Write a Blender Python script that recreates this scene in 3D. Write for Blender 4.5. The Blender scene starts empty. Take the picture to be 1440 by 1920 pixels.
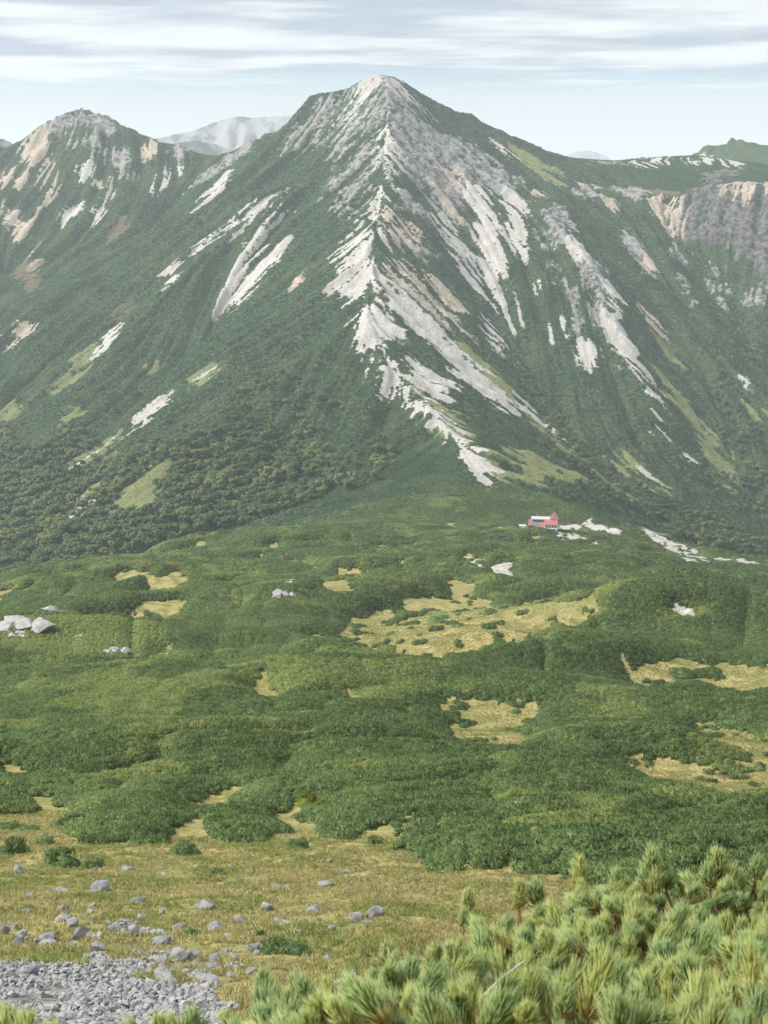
import bpy, math, random
import numpy as np
from mathutils import Vector, Matrix

SC = bpy.context.scene
COL = SC.collection
RNG = np.random.default_rng(7)
random.seed(7)

# ------------------------------------------------------------------ camera, sky, sun, exposure
PITCH = math.radians(13.6)
FPX = 2560.0                       # focal length in pixels of the 1440 x 1920 photograph
cam_d = bpy.data.cameras.new('camera')
cam_d.sensor_fit = 'VERTICAL'
cam_d.sensor_height = 36.0
cam_d.sensor_width = 27.0
cam_d.lens = 48.0
cam_d.clip_start = 0.05
cam_d.clip_end = 60000.0
cam_d.dof.use_dof = True
cam_d.dof.focus_distance = 300.0
cam_d.dof.aperture_fstop = 18.0
cam = bpy.data.objects.new('camera', cam_d)
COL.objects.link(cam)
cam.location = (0, 0, 0)
cam.rotation_euler = (math.pi / 2 - PITCH, 0, 0)
SC.camera = cam

SUN_EL, SUN_AZ = 46.0, -92.0       # degrees; azimuth from +Y (view direction) towards +X (right)
SKY_STRENGTH = 0.075
SUN_STRENGTH = 2.9
SUN_ANGLE = 17.0
EXPOSURE = 0.80
HAZE_DENSITY = 0.000105

world = bpy.data.worlds.new('World')
SC.world = world
world.use_nodes = True
wn, wl = world.node_tree.nodes, world.node_tree.links
wn.clear()
w_out = wn.new('ShaderNodeOutputWorld')
w_bg = wn.new('ShaderNodeBackground')
w_bg.inputs['Strength'].default_value = SKY_STRENGTH
w_sky = wn.new('ShaderNodeTexSky')
w_sky.sky_type = 'NISHITA'
w_sky.sun_disc = False
w_sky.sun_elevation = math.radians(SUN_EL)
w_sky.sun_rotation = math.radians(SUN_AZ)
w_sky.altitude = 2700
w_sky.air_density = 1.0
w_sky.dust_density = 2.0
w_sky.ozone_density = 1.2
# a cloud deck at constant height: view direction projected on a plane overhead
w_tc = wn.new('ShaderNodeTexCoord')
w_sep = wn.new('ShaderNodeSeparateXYZ')
wl.new(w_tc.outputs['Generated'], w_sep.inputs[0])


def wmath(op, a, b=None, c=None, clamp=False):
    n = wn.new('ShaderNodeMath'); n.operation = op; n.use_clamp = clamp
    for i, v in enumerate((a, b, c)):
        if v is None:
            continue
        if isinstance(v, (int, float)):
            n.inputs[i].default_value = v
        else:
            wl.new(v, n.inputs[i])
    return n.outputs[0]


zc = wmath('MAXIMUM', w_sep.outputs['Z'], 0.012)
cx = wmath('DIVIDE', w_sep.outputs['X'], zc)
cy = wmath('DIVIDE', w_sep.outputs['Y'], zc)
w_cmb = wn.new('ShaderNodeCombineXYZ')
wl.new(cx, w_cmb.inputs[0]); wl.new(cy, w_cmb.inputs[1])


def wnoise(scale, detail, rough, offs, stretch=(1, 1, 1)):
    m = wn.new('ShaderNodeMapping')
    m.inputs['Location'].default_value = offs
    m.inputs['Scale'].default_value = stretch
    wl.new(w_cmb.outputs[0], m.inputs['Vector'])
    n = wn.new('ShaderNodeTexNoise')
    n.inputs['Scale'].default_value = scale
    n.inputs['Detail'].default_value = detail
    n.inputs['Roughness'].default_value = rough
    wl.new(m.outputs[0], n.inputs['Vector'])
    return n.outputs['Fac']


def wramp(v, a, b):
    n = wn.new('ShaderNodeMapRange'); n.interpolation_type = 'SMOOTHSTEP'
    wl.new(v, n.inputs[0])
    n.inputs[1].default_value = a; n.inputs[2].default_value = b
    return n.outputs[0]


c_big = wnoise(0.62, 5.0, 0.52, (3.1, 1.7, 0.0), (0.8, 1.0, 1.0))
c_fine = wnoise(1.7, 6.0, 0.6, (7.3, 2.2, 1.0), (0.8, 1.0, 1.0))
# the deck covers the sky up to its far edge, about 13 cloud heights away, and breaks up there
edge = wramp(cy, 19.0, 9.5)
cov = wmath('ADD', wmath('MULTIPLY', c_big, 0.85), wmath('MULTIPLY', c_fine, 0.36))
cov = wmath('ADD', cov, wmath('MULTIPLY', wmath('SUBTRACT', edge, 0.5), 0.42))
cloud = wramp(cov, 0.53, 0.66)
thick = wnoise(0.55, 6.0, 0.55, (1.3, 9.4, 3.0), (0.75, 1.0, 1.0))
shade = wmath('ADD', wramp(thick, 0.42, 0.60), wmath('MULTIPLY', wmath('SUBTRACT', c_fine, 0.5), .8), clamp=True)
w_ccol = wn.new('ShaderNodeMix'); w_ccol.data_type = 'RGBA'
wl.new(shade, w_ccol.inputs[0])
K = 1.0 / SKY_STRENGTH
w_ccol.inputs[6].default_value = (0.56 * K, 0.575 * K, 0.58 * K, 1)
w_ccol.inputs[7].default_value = (0.285 * K, 0.33 * K, 0.39 * K, 1)
w_mix = wn.new('ShaderNodeMix'); w_mix.data_type = 'RGBA'
wl.new(wmath('MULTIPLY', cloud, 0.96), w_mix.inputs[0])
wl.new(w_sky.outputs[0], w_mix.inputs[6])
wl.new(w_ccol.outputs[2], w_mix.inputs[7])
# thin pale veil low over the far valleys
veil = wramp(w_sep.outputs['Z'], 0.080, 0.044)
w_v = wn.new('ShaderNodeMix'); w_v.data_type = 'RGBA'
wl.new(wmath('MULTIPLY', veil, 0.93), w_v.inputs[0])
wl.new(w_mix.outputs[2], w_v.inputs[6])
w_v.inputs[7].default_value = (0.455 * K, 0.475 * K, 0.485 * K, 1)
wl.new(w_v.outputs[2], w_bg.inputs['Color'])
wl.new(w_bg.outputs[0], w_out.inputs[0])

sun_d = bpy.data.lights.new('sun', 'SUN')
sun_d.energy = SUN_STRENGTH
sun_d.angle = math.radians(SUN_ANGLE)
sun_d.color = (1.0, 0.97, 0.925)
sun = bpy.data.objects.new('sun', sun_d)
COL.objects.link(sun)
_e, _a = math.radians(SUN_EL), math.radians(SUN_AZ)
sun_dir = Vector((math.cos(_e) * math.sin(_a), math.cos(_e) * math.cos(_a), math.sin(_e)))
sun.rotation_euler = sun_dir.to_track_quat('Z', 'Y').to_euler()
sun.location = sun_dir * 50

SC.view_settings.view_transform = 'Standard'
SC.view_settings.look = 'None'
SC.view_settings.gamma = 1.0
SC.view_settings.use_curve_mapping = False
SC.view_settings.exposure = EXPOSURE
SC.cycles.use_denoising = True
SC.cycles.denoiser = 'OPENIMAGEDENOISE'
SC.cycles.max_bounces = 5
SC.cycles.diffuse_bounces = 2
SC.cycles.glossy_bounces = 1
SC.cycles.transmission_bounces = 3
SC.cycles.transparent_max_bounces = 6
SC.cycles.volume_bounces = 1
SC.cycles.use_adaptive_sampling = True
SC.cycles.adaptive_threshold = 0.01
SC.cycles.sample_clamp_indirect = 4.0

# ------------------------------------------------------------------ helpers
CP, SP = math.cos(PITCH), math.sin(PITCH)


def rays(pts):
    """pixels of the photograph -> slopes (X/Y, Z/Y) of the sight lines"""
    p = np.asarray(pts, float)
    u = (p[:, 0] - 720) / FPX
    v = (960 - p[:, 1]) / FPX
    dy = CP + v * SP
    return u / dy, (-SP + v * CP) / dy


def P3(px, py, Y):
    a, b = rays([(px, py)])
    return (a[0] * Y, Y, b[0] * Y)


def hash2(i, j, s):
    n = (i.astype(np.int64) * 374761393 + j.astype(np.int64) * 668265263 + s * 1442695041) & 0x7fffffff
    n = ((n ^ (n >> 13)) * 1274126177) & 0x7fffffff
    n = (n ^ (n >> 16)) & 0xffffff
    return n / float(0xffffff)


def vnoise(x, y, s=0):
    x = np.asarray(x, float); y = np.asarray(y, float)
    i = np.floor(x); j = np.floor(y)
    f = x - i; g = y - j
    f = f * f * f * (f * (f * 6 - 15) + 10); g = g * g * g * (g * (g * 6 - 15) + 10)
    i = i.astype(np.int64); j = j.astype(np.int64)
    return ((hash2(i, j, s) * (1 - f) + hash2(i + 1, j, s) * f) * (1 - g)
            + (hash2(i, j + 1, s) * (1 - f) + hash2(i + 1, j + 1, s) * f) * g)


def fbm(x, y, s=0, o=4, gain=0.5):
    t = 0; a = 1; n = 0
    for k in range(o):
        t = t + a * vnoise(x * 2 ** k + 17.3 * k, y * 2 ** k - 9.1 * k, s + k); n += a; a *= gain
    return t / n


def sstep(a, b, x):
    t = np.clip((np.asarray(x, float) - a) / (b - a), 0, 1)
    return t * t * (3 - 2 * t)


def in_poly(x, y, poly):
    poly = np.asarray(poly, float)
    r = np.zeros(x.shape, bool)
    x0, y0 = poly.min(0); x1, y1 = poly.max(0)
    box = (x >= x0) & (x <= x1) & (y >= y0) & (y <= y1)
    if not box.any():
        return r
    xs, ys = x[box], y[box]
    c = np.zeros(xs.shape, bool)
    n = len(poly)
    for k in range(n):
        ax, ay = poly[k]; bx, by = poly[(k + 1) % n]
        if ay == by:
            continue
        t = ((ay > ys) != (by > ys)) & (xs < (bx - ax) * (ys - ay) / (by - ay) + ax)
        c ^= t
    r[box] = c
    return r


def blur(a, n, it=2):
    n = int(max(0, n))
    if n == 0:
        return a
    for _ in range(it):
        for ax in (0, 1):
            p = np.pad(a, [(n + 1, n) if k == ax else (0, 0) for k in (0, 1)], mode='edge')
            c = np.cumsum(p, ax)
            w = 2 * n + 1
            a = (c.take(range(w, c.shape[ax]), ax) - c.take(range(0, c.shape[ax] - w), ax)) / w
    return a


class Grid:
    def __init__(s, x0, x1, y0, y1, d):
        s.x0, s.y0, s.d = x0, y0, d
        s.xs = np.arange(x0, x1 + d * .5, d); s.ys = np.arange(y0, y1 + d * .5, d)
        s.X, s.Y = np.meshgrid(s.xs, s.ys)
        s.shape = s.X.shape

    def lin(s, A, x, y):
        fx = np.clip((x - s.x0) / s.d, 0, s.shape[1] - 1.001); fy = np.clip((y - s.y0) / s.d, 0, s.shape[0] - 1.001)
        i = fx.astype(int); j = fy.astype(int); a = fx - i; b = fy - j
        return (A[j, i] * (1 - a) + A[j, i + 1] * a) * (1 - b) + (A[j + 1, i] * (1 - a) + A[j + 1, i + 1] * a) * b

    def cub(s, A, x, y):
        fx = np.clip((x - s.x0) / s.d, 1, s.shape[1] - 3.001); fy = np.clip((y - s.y0) / s.d, 1, s.shape[0] - 3.001)
        i = fx.astype(int); j = fy.astype(int); a = fx - i; b = fy - j

        def w(t):
            return ((1 - t) ** 3 / 6, (3 * t ** 3 - 6 * t * t + 4) / 6, (-3 * t ** 3 + 3 * t * t + 3 * t + 1) / 6, t ** 3 / 6)
        wa, wb = w(a), w(b)
        r = 0
        for m in range(4):
            for n in range(4):
                r = r + A[j + m - 1, i + n - 1] * wa[n] * wb[m]
        return r


# ------------------------------------------------------------------ terrain: plateau profile
PROF = [(1920, 24), (1800, 38), (1700, 55), (1640, 70), (1580, 90), (1480, 140), (1400, 190), (1300, 275), (1230, 345),
        (1165, 430), (1100, 560), (1050, 690), (1000, 850), (985, 930), (950, 1000), (905, 1085)]
_py = [(-60, 14.0), (-20, 6.0), (0, -1.75), (3, -3.0), (8, -6.3)] + [(Y, P3(720, py, Y)[2]) for py, Y in PROF] + [(1300, -238)]
_pY = np.array([a for a, b in _py]); _pZ = np.array([b for a, b in _py])


def smooth_interp(x):
    # monotone-ish cubic through the profile
    d = np.diff(_pZ) / np.diff(_pY)
    m = np.concatenate([[d[0]], (d[1:] + d[:-1]) / 2, [d[-1]]])
    x = np.asarray(x, float)
    k = np.clip(np.searchsorted(_pY, x) - 1, 0, len(_pY) - 2)
    h = _pY[k + 1] - _pY[k]; t = np.clip((x - _pY[k]) / h, 0, 1)
    return ((1 + 2 * t) * (1 - t) ** 2 * _pZ[k] + t * (1 - t) ** 2 * h * m[k] + t * t * (3 - 2 * t) * _pZ[k + 1] + t * t * (t - 1) * h * m[k + 1])


# knolls: crest pixel, distance, half widths (across, along), rise in metres
KNOLLS = [(120, 1178, 400, 50, 32, 4.0), (100, 1150, 480, 80, 30, -5.0), (560, 1120, 500, 40, 45, 4.5), (690, 1150, 450, 26, 30, -2.0),
          (1000, 1230, 335, 40, 26, 5.0), (1010, 1180, 400, 55, 22, -4.5), (1230, 1160, 430, 45, 30, 6.0), (1200, 1110, 520, 60, 30, -4.5),
          (1400, 1090, 600, 60, 35, 5), (700, 1290, 275, 35, 20, 2.2), (640, 1250, 315, 40, 16, -1.5), (250, 1300, 262, 34, 26, 2.2),
          (300, 1255, 312, 45, 18, -2.2), (1300, 1330, 245, 26, 13, 2.0), (1290, 1262, 300, 34, 16, -2.2), (930, 1350, 225, 20, 13, -1.6),
          (660, 1420, 172, 20, 14, 1.6), (260, 1430, 165, 24, 16, 1.8), (1270, 1410, 182, 18, 9, 1.6), (1310, 1445, 158, 16, 6, -1.0),
          (1050, 1490, 135, 18, 14, 1.6), (300, 1110, 590, 60, 30, 5), (1000, 1060, 640, 60, 30, 4), (150, 1120, 620, 50, 20, 3)]


def plateau(x, y):
    z = smooth_interp(y)
    ax = np.minimum(np.abs(x), 300)
    q = ax * ax + np.maximum(np.abs(x) - 300, 0) * 500
    z = z - 3.6e-4 * q * sstep(300, 700, y)
    for px, py, Y, rx, ry, a in KNOLLS:
        cx_, cy_, _ = P3(px, py, Y)
        z = z + a * (1.75 if Y > 120 else 1.2) * np.exp(-((x - cx_) / rx) ** 2 - ((y - cy_) / ry) ** 2)
    amp = sstep(60, 500, y)
    z = z + (fbm(x / 60, y / 42, 3, 2) - 0.5) * (1.0 + 11.0 * amp)
    z = z + (fbm(x / 12, y / 9, 5, 3) - 0.5) * (0.5 + 1.1 * amp)
    return z


# ------------------------------------------------------------------ terrain: ridges and gullies of the mountains
LINES = dict(
    centre=[(930, 905, 1085), (860, 815, 1180), (790, 750, 1260), (735, 690, 1330), (705, 600, 1430), (703, 490, 1560), (718, 390, 1700),
            (722, 300, 1820), (735, 230, 1930), (730, 180, 1990), (722, 148, 2035), (712, 138, 2060)],
    sky_left=[(712, 138, 2060), (690, 140, 2070), (665, 148, 2078), (630, 167, 2090), (600, 175, 2100), (560, 206, 2115), (520, 243, 2130), (440, 286, 2170), (385, 300, 2220),
              (340, 272, 2250), (290, 264, 2270), (245, 239, 2280), (200, 216, 2300), (165, 201, 2310), (130, 201, 2310), (80, 231, 2300), (20, 272, 2290),
              (-40, 295, 2290), (-150, 330, 2300), (-400, 380, 2300)],
    sky_right=[(712, 138, 2060), (738, 142, 2072), (770, 162, 2090), (840, 207, 2140), (900, 227, 2180), (960, 257, 2230), (1000, 282, 2270), (1060, 295, 2320),
               (1150, 302, 2380), (1240, 293, 2420), (1310, 291, 2400), (1400, 305, 2330), (1440, 318, 2300), (1560, 345, 2250)],
    peak_right=[(1280, 300, 2520), (1320, 273, 2540), (1345, 270, 2550), (1400, 262, 2580), (1440, 276, 2600), (1560, 300, 2620)],
    summit_right=[(735, 152, 2050), (800, 230, 2010), (860, 280, 1990), (930, 320, 1990), (1000, 345, 2000)],
    rim=[(1000, 345, 2000), (1060, 352, 2020), (1130, 362, 2040), (1230, 372, 2050), (1290, 360, 2040), (1360, 345, 2010), (1440, 345, 1990),
         (1600, 350, 1980)],
    basin=[(1100, 345, 2150), (1200, 362, 2125), (1300, 352, 2130), (1420, 340, 2180)],
    spur_r1=[(1000, 345, 2000), (1060, 420, 1850), (1120, 520, 1720), (1170, 650, 1590), (1230, 790, 1460), (1290, 900, 1380), (1400, 1000, 1290)],
    gully_r1=[(850, 330, 1925), (880, 430, 1800), (930, 600, 1630), (1000, 760, 1490), (1120, 880, 1360), (1250, 980, 1255), (1380, 1048, 1180),
              (1500, 1095, 1120), (1750, 1170, 1050)],
    gully_r2=[(1180, 420, 1960), (1230, 560, 1790), (1290, 700, 1650), (1340, 850, 1510), (1410, 960, 1400), (1500, 1040, 1300)],
    spur_r2=[(1240, 375, 2045), (1265, 470, 1900), (1330, 600, 1770), (1400, 740, 1620), (1500, 880, 1480)],
    gully_r3=[(1330, 420, 1960), (1350, 540, 1850), (1420, 680, 1720), (1500, 800, 1600)],
    gully_ll=[(385, 302, 2220), (330, 380, 2090), (273, 437, 2000), (190, 490, 1910), (100, 557, 1810), (0, 625, 1710), (-120, 710, 1600)],
    spur_lp=[(150, 205, 2305), (175, 290, 2215), (180, 390, 2100), (170, 460, 2000)],
    gully_lp=[(75, 270, 2270), (90, 380, 2130), (80, 480, 2000), (85, 550, 1860)],
    spur_lq=[(20, 280, 2285), (20, 400, 2130), (10, 520, 1960)],
    spur_l1=[(520, 243, 2130), (430, 330, 2010), (330, 430, 1890), (230, 540, 1770), (120, 650, 1650), (0, 765, 1530), (-120, 880, 1420)],
    gully_l1=[(560, 290, 2020), (430, 395, 1880), (330, 500, 1780), (200, 640, 1640), (100, 740, 1530), (0, 840, 1430), (-120, 960, 1320)],
    spur_l2=[(640, 190, 2075), (600, 310, 1950), (480, 380, 1860), (400, 460, 1760), (300, 560, 1650), (200, 690, 1520), (80, 830, 1390), (0, 910, 1310),
             (-120, 1010, 1210)],
    gully_l2=[(560, 370, 1840), (470, 500, 1700), (400, 640, 1560), (300, 740, 1440), (230, 830, 1350), (130, 930, 1250), (60, 1010, 1170), (0, 1070, 1110)],
    spur_l3=[(702, 560, 1475), (600, 650, 1385), (500, 730, 1315), (400, 800, 1255), (300, 880, 1195), (200, 970, 1125), (120, 1050, 1065)],
    gully_l3=[(770, 775, 1250), (680, 835, 1200), (560, 895, 1150), (450, 950, 1105), (330, 1010, 1060)],
    spur_l4=[(860, 815, 1180), (760, 862, 1140), (680, 900, 1100)],
)
WORLD_LINES = [[(-800, 930, -385), (-330, 1010, -335), (-180, 1000, -302), (-110, 1012, -282)],
               [(-1090, 2740, -160), (0, 2740, -160), (1090, 2740, -160)]]
EDGE = [(-400, 1170, 560), (-100, 1118, 650), (0, 1100, 700), (120, 1077, 730), (230, 1052, 780), (350, 1022, 840), (500, 982, 920), (650, 947, 990), (800, 920, 1040), (930, 904, 1085),
        (1010, 920, 1070), (1100, 945, 1030), (1180, 980, 970), (1250, 1015, 920), (1330, 1048, 850), (1440, 1052, 800), (1700, 1080, 720)]

G5 = Grid(-1100, 1100, -60, 2760, 5.0)


def build_macro():
    fixed = np.zeros(G5.shape, bool); val = np.zeros(G5.shape)
    acc = np.zeros(G5.shape); cnt = np.zeros(G5.shape)

    def line(p):
        p = np.asarray(p, float)
        for a, b in zip(p[:-1], p[1:]):
            n = int(np.hypot(*(b - a)[:2]) / 2) + 2
            t = np.linspace(0, 1, n)[:, None]
            q = a + (b - a) * t
            # ridges and gullies wander a little
            q[:, 0] += (vnoise(q[:, 1] / 37, q[:, 0] / 37, 11) - .5) * 9 * np.sin(np.pi * t[:, 0])
            i = np.clip(np.round((q[:, 0] - G5.x0) / 5).astype(int), 0, G5.shape[1] - 1)
            j = np.clip(np.round((q[:, 1] - G5.y0) / 5).astype(int), 0, G5.shape[0] - 1)
            np.add.at(acc, (j, i), q[:, 2]); np.add.at(cnt, (j, i), 1)
    for v in LINES.values():
        line([P3(*p) for p in v])
    for v in WORLD_LINES:
        line(v)
    e = [P3(*p)[:2] for p in EDGE]
    poly = [(-1101, -61), (-1101, 480)] + e + [(1101, 560), (1101, -61)]
    m = in_poly(G5.X, G5.Y, poly)
    zp = plateau(G5.X, G5.Y)
    on = cnt > 0
    val[on] = acc[on] / cnt[on]
    fixed |= on
    val[m] = zp[m]; fixed[m] = True
    # coarse-to-fine relaxation between the fixed lines
    levels = [(fixed, val)]
    f, v = fixed, val
    for _ in range(5):
        h, w = (f.shape[0] + 1) // 2, (f.shape[1] + 1) // 2
        fp = np.zeros((h * 2, w * 2)); vp = np.zeros((h * 2, w * 2))
        fp[:f.shape[0], :f.shape[1]] = f; vp[:f.shape[0], :f.shape[1]] = v * f
        s = fp.reshape(h, 2, w, 2).sum((1, 3)); q = vp.reshape(h, 2, w, 2).sum((1, 3))
        f = s > 0
        v = np.where(f, q / np.maximum(s, 1), 0)
        levels.append((f, v))
    z = None
    for f, v in reversed(levels):
        if z is None:
            z = np.where(f, v, v[f].mean())
        else:
            z = np.repeat(np.repeat(z, 2, 0), 2, 1)[:f.shape[0], :f.shape[1]]
            z = np.where(f, v, z)
        for _ in range(140):
            p = np.pad(z, 1, mode='edge')
            n = (p[:-2, 1:-1] + p[2:, 1:-1] + p[1:-1, :-2] + p[1:-1, 2:]) * .25
            z = np.where(f, v, n)
    mo = (~m).astype(float)
    mo = blur(mo, 3)
    z = blur(z, 1, 1) * mo + z * (1 - mo)
    return z, m


MACRO, PLAT = build_macro()
G25 = Grid(-850, 850, 850, 2660, 2.5)
MZ = G5.cub(MACRO, G25.X, G25.Y)
PLATM = G5.lin(blur(PLAT.astype(float), 3), G25.X, G25.Y)   # 1 on the plateau, 0 on the mountain


def lic(cell, steps, h, seed):
    """noise smeared along the fall line: the grain of gullies and scree runs"""
    gz = blur(MZ, 4)
    gy, gx = np.gradient(gz, 2.5)
    n = np.hypot(gx, gy) + 1e-3
    gx, gy = gx / n, gy / n
    acc = 0
    for sgn in (1, -1):
        x, y = G25.X.copy(), G25.Y.copy()
        for k in range(steps):
            w = 1 - k / steps
            acc = acc + w * vnoise(x / cell, y / cell, seed)
            fx = np.clip(np.round((x - G25.x0) / 2.5), 0, G25.shape[1] - 1).astype(int)
            fy = np.clip(np.round((y - G25.y0) / 2.5), 0, G25.shape[0] - 1).astype(int)
            x = x + sgn * gx[fy, fx] * h; y = y + sgn * gy[fy, fx] * h
    acc = acc - blur(acc, 30)
    return np.clip(acc / acc.std(), -2.5, 2.5)


ST1 = lic(3.4, 16, 4.5, 21)      # fine runs
ST2 = lic(15.0, 12, 14.0, 31)    # gullies
_free = 1 - PLATM
_gy, _gx = np.gradient(blur(MZ, 3), 2.5)
SLOPE = np.hypot(_gx, _gy)
_sl = sstep(0.1, 0.45, SLOPE) * _free
MZ = MZ + ST2 * 3.6 * _sl * (.3 + .7 * sstep(40, 140, np.hypot(G25.X + 5, G25.Y - 2060))) + ST1 * 0.7 * _sl
MZ = MZ + (fbm(G25.X / 40, G25.Y / 40, 41, 4) - .5) * 10 * _sl


def height(x, y):
    x = np.asarray(x, float); y = np.asarray(y, float)
    a = np.where(y < 860, plat_or_macro(x, y), 0.0)
    far = y >= 850
    if far.any():
        b = G25.lin(MZ, x, y)
        t = sstep(850, 890, y)
        near = np.where(y < 890, plat_or_macro(x, y), 0.0)
        return np.where(far, b * t + near * (1 - t), a)
    return a


def plat_or_macro(x, y):
    return G5.cub(MACRO, x, y) + (fbm(x / 2.7, y / 2.7, 61, 3) - .5) * 0.62 * (1 - sstep(60, 300, y))


def at(pts, y0=20.0, y1=2640.0, dz=0.0):
    """survey: follow the sight line of each pixel to the first ground it meets"""
    a, b = rays(pts)
    Y = np.concatenate([np.arange(y0, min(300, y1), .5), np.arange(max(300, y0), y1, 2.0)]) if y0 < 300 else np.arange(y0, y1, 2.0)
    out = np.zeros((len(a), 3))
    for k in range(len(a)):
        hz = height(a[k] * Y, Y) + dz
        d = b[k] * Y - hz
        hit = np.nonzero(d <= 0)[0]
        if len(hit):
            i = hit[0]
            if i > 0:
                t = d[i - 1] / (d[i - 1] - d[i] + 1e-9)
                yy = Y[i - 1] + (Y[i] - Y[i - 1]) * t
            else:
                yy = Y[0]
        else:
            yy = Y[np.argmin(d / Y)]
        out[k] = (a[k] * yy, yy, 0)
    out[:, 2] = height(out[:, 0], out[:, 1])
    return out


def parse(s):
    return [tuple(float(q) for q in w.split(',')) for w in s.split()]


def zoomed(s, ox, oy, sc):
    return [(ox + a * sc, oy + b * sc) for a, b in parse(s)]

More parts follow.
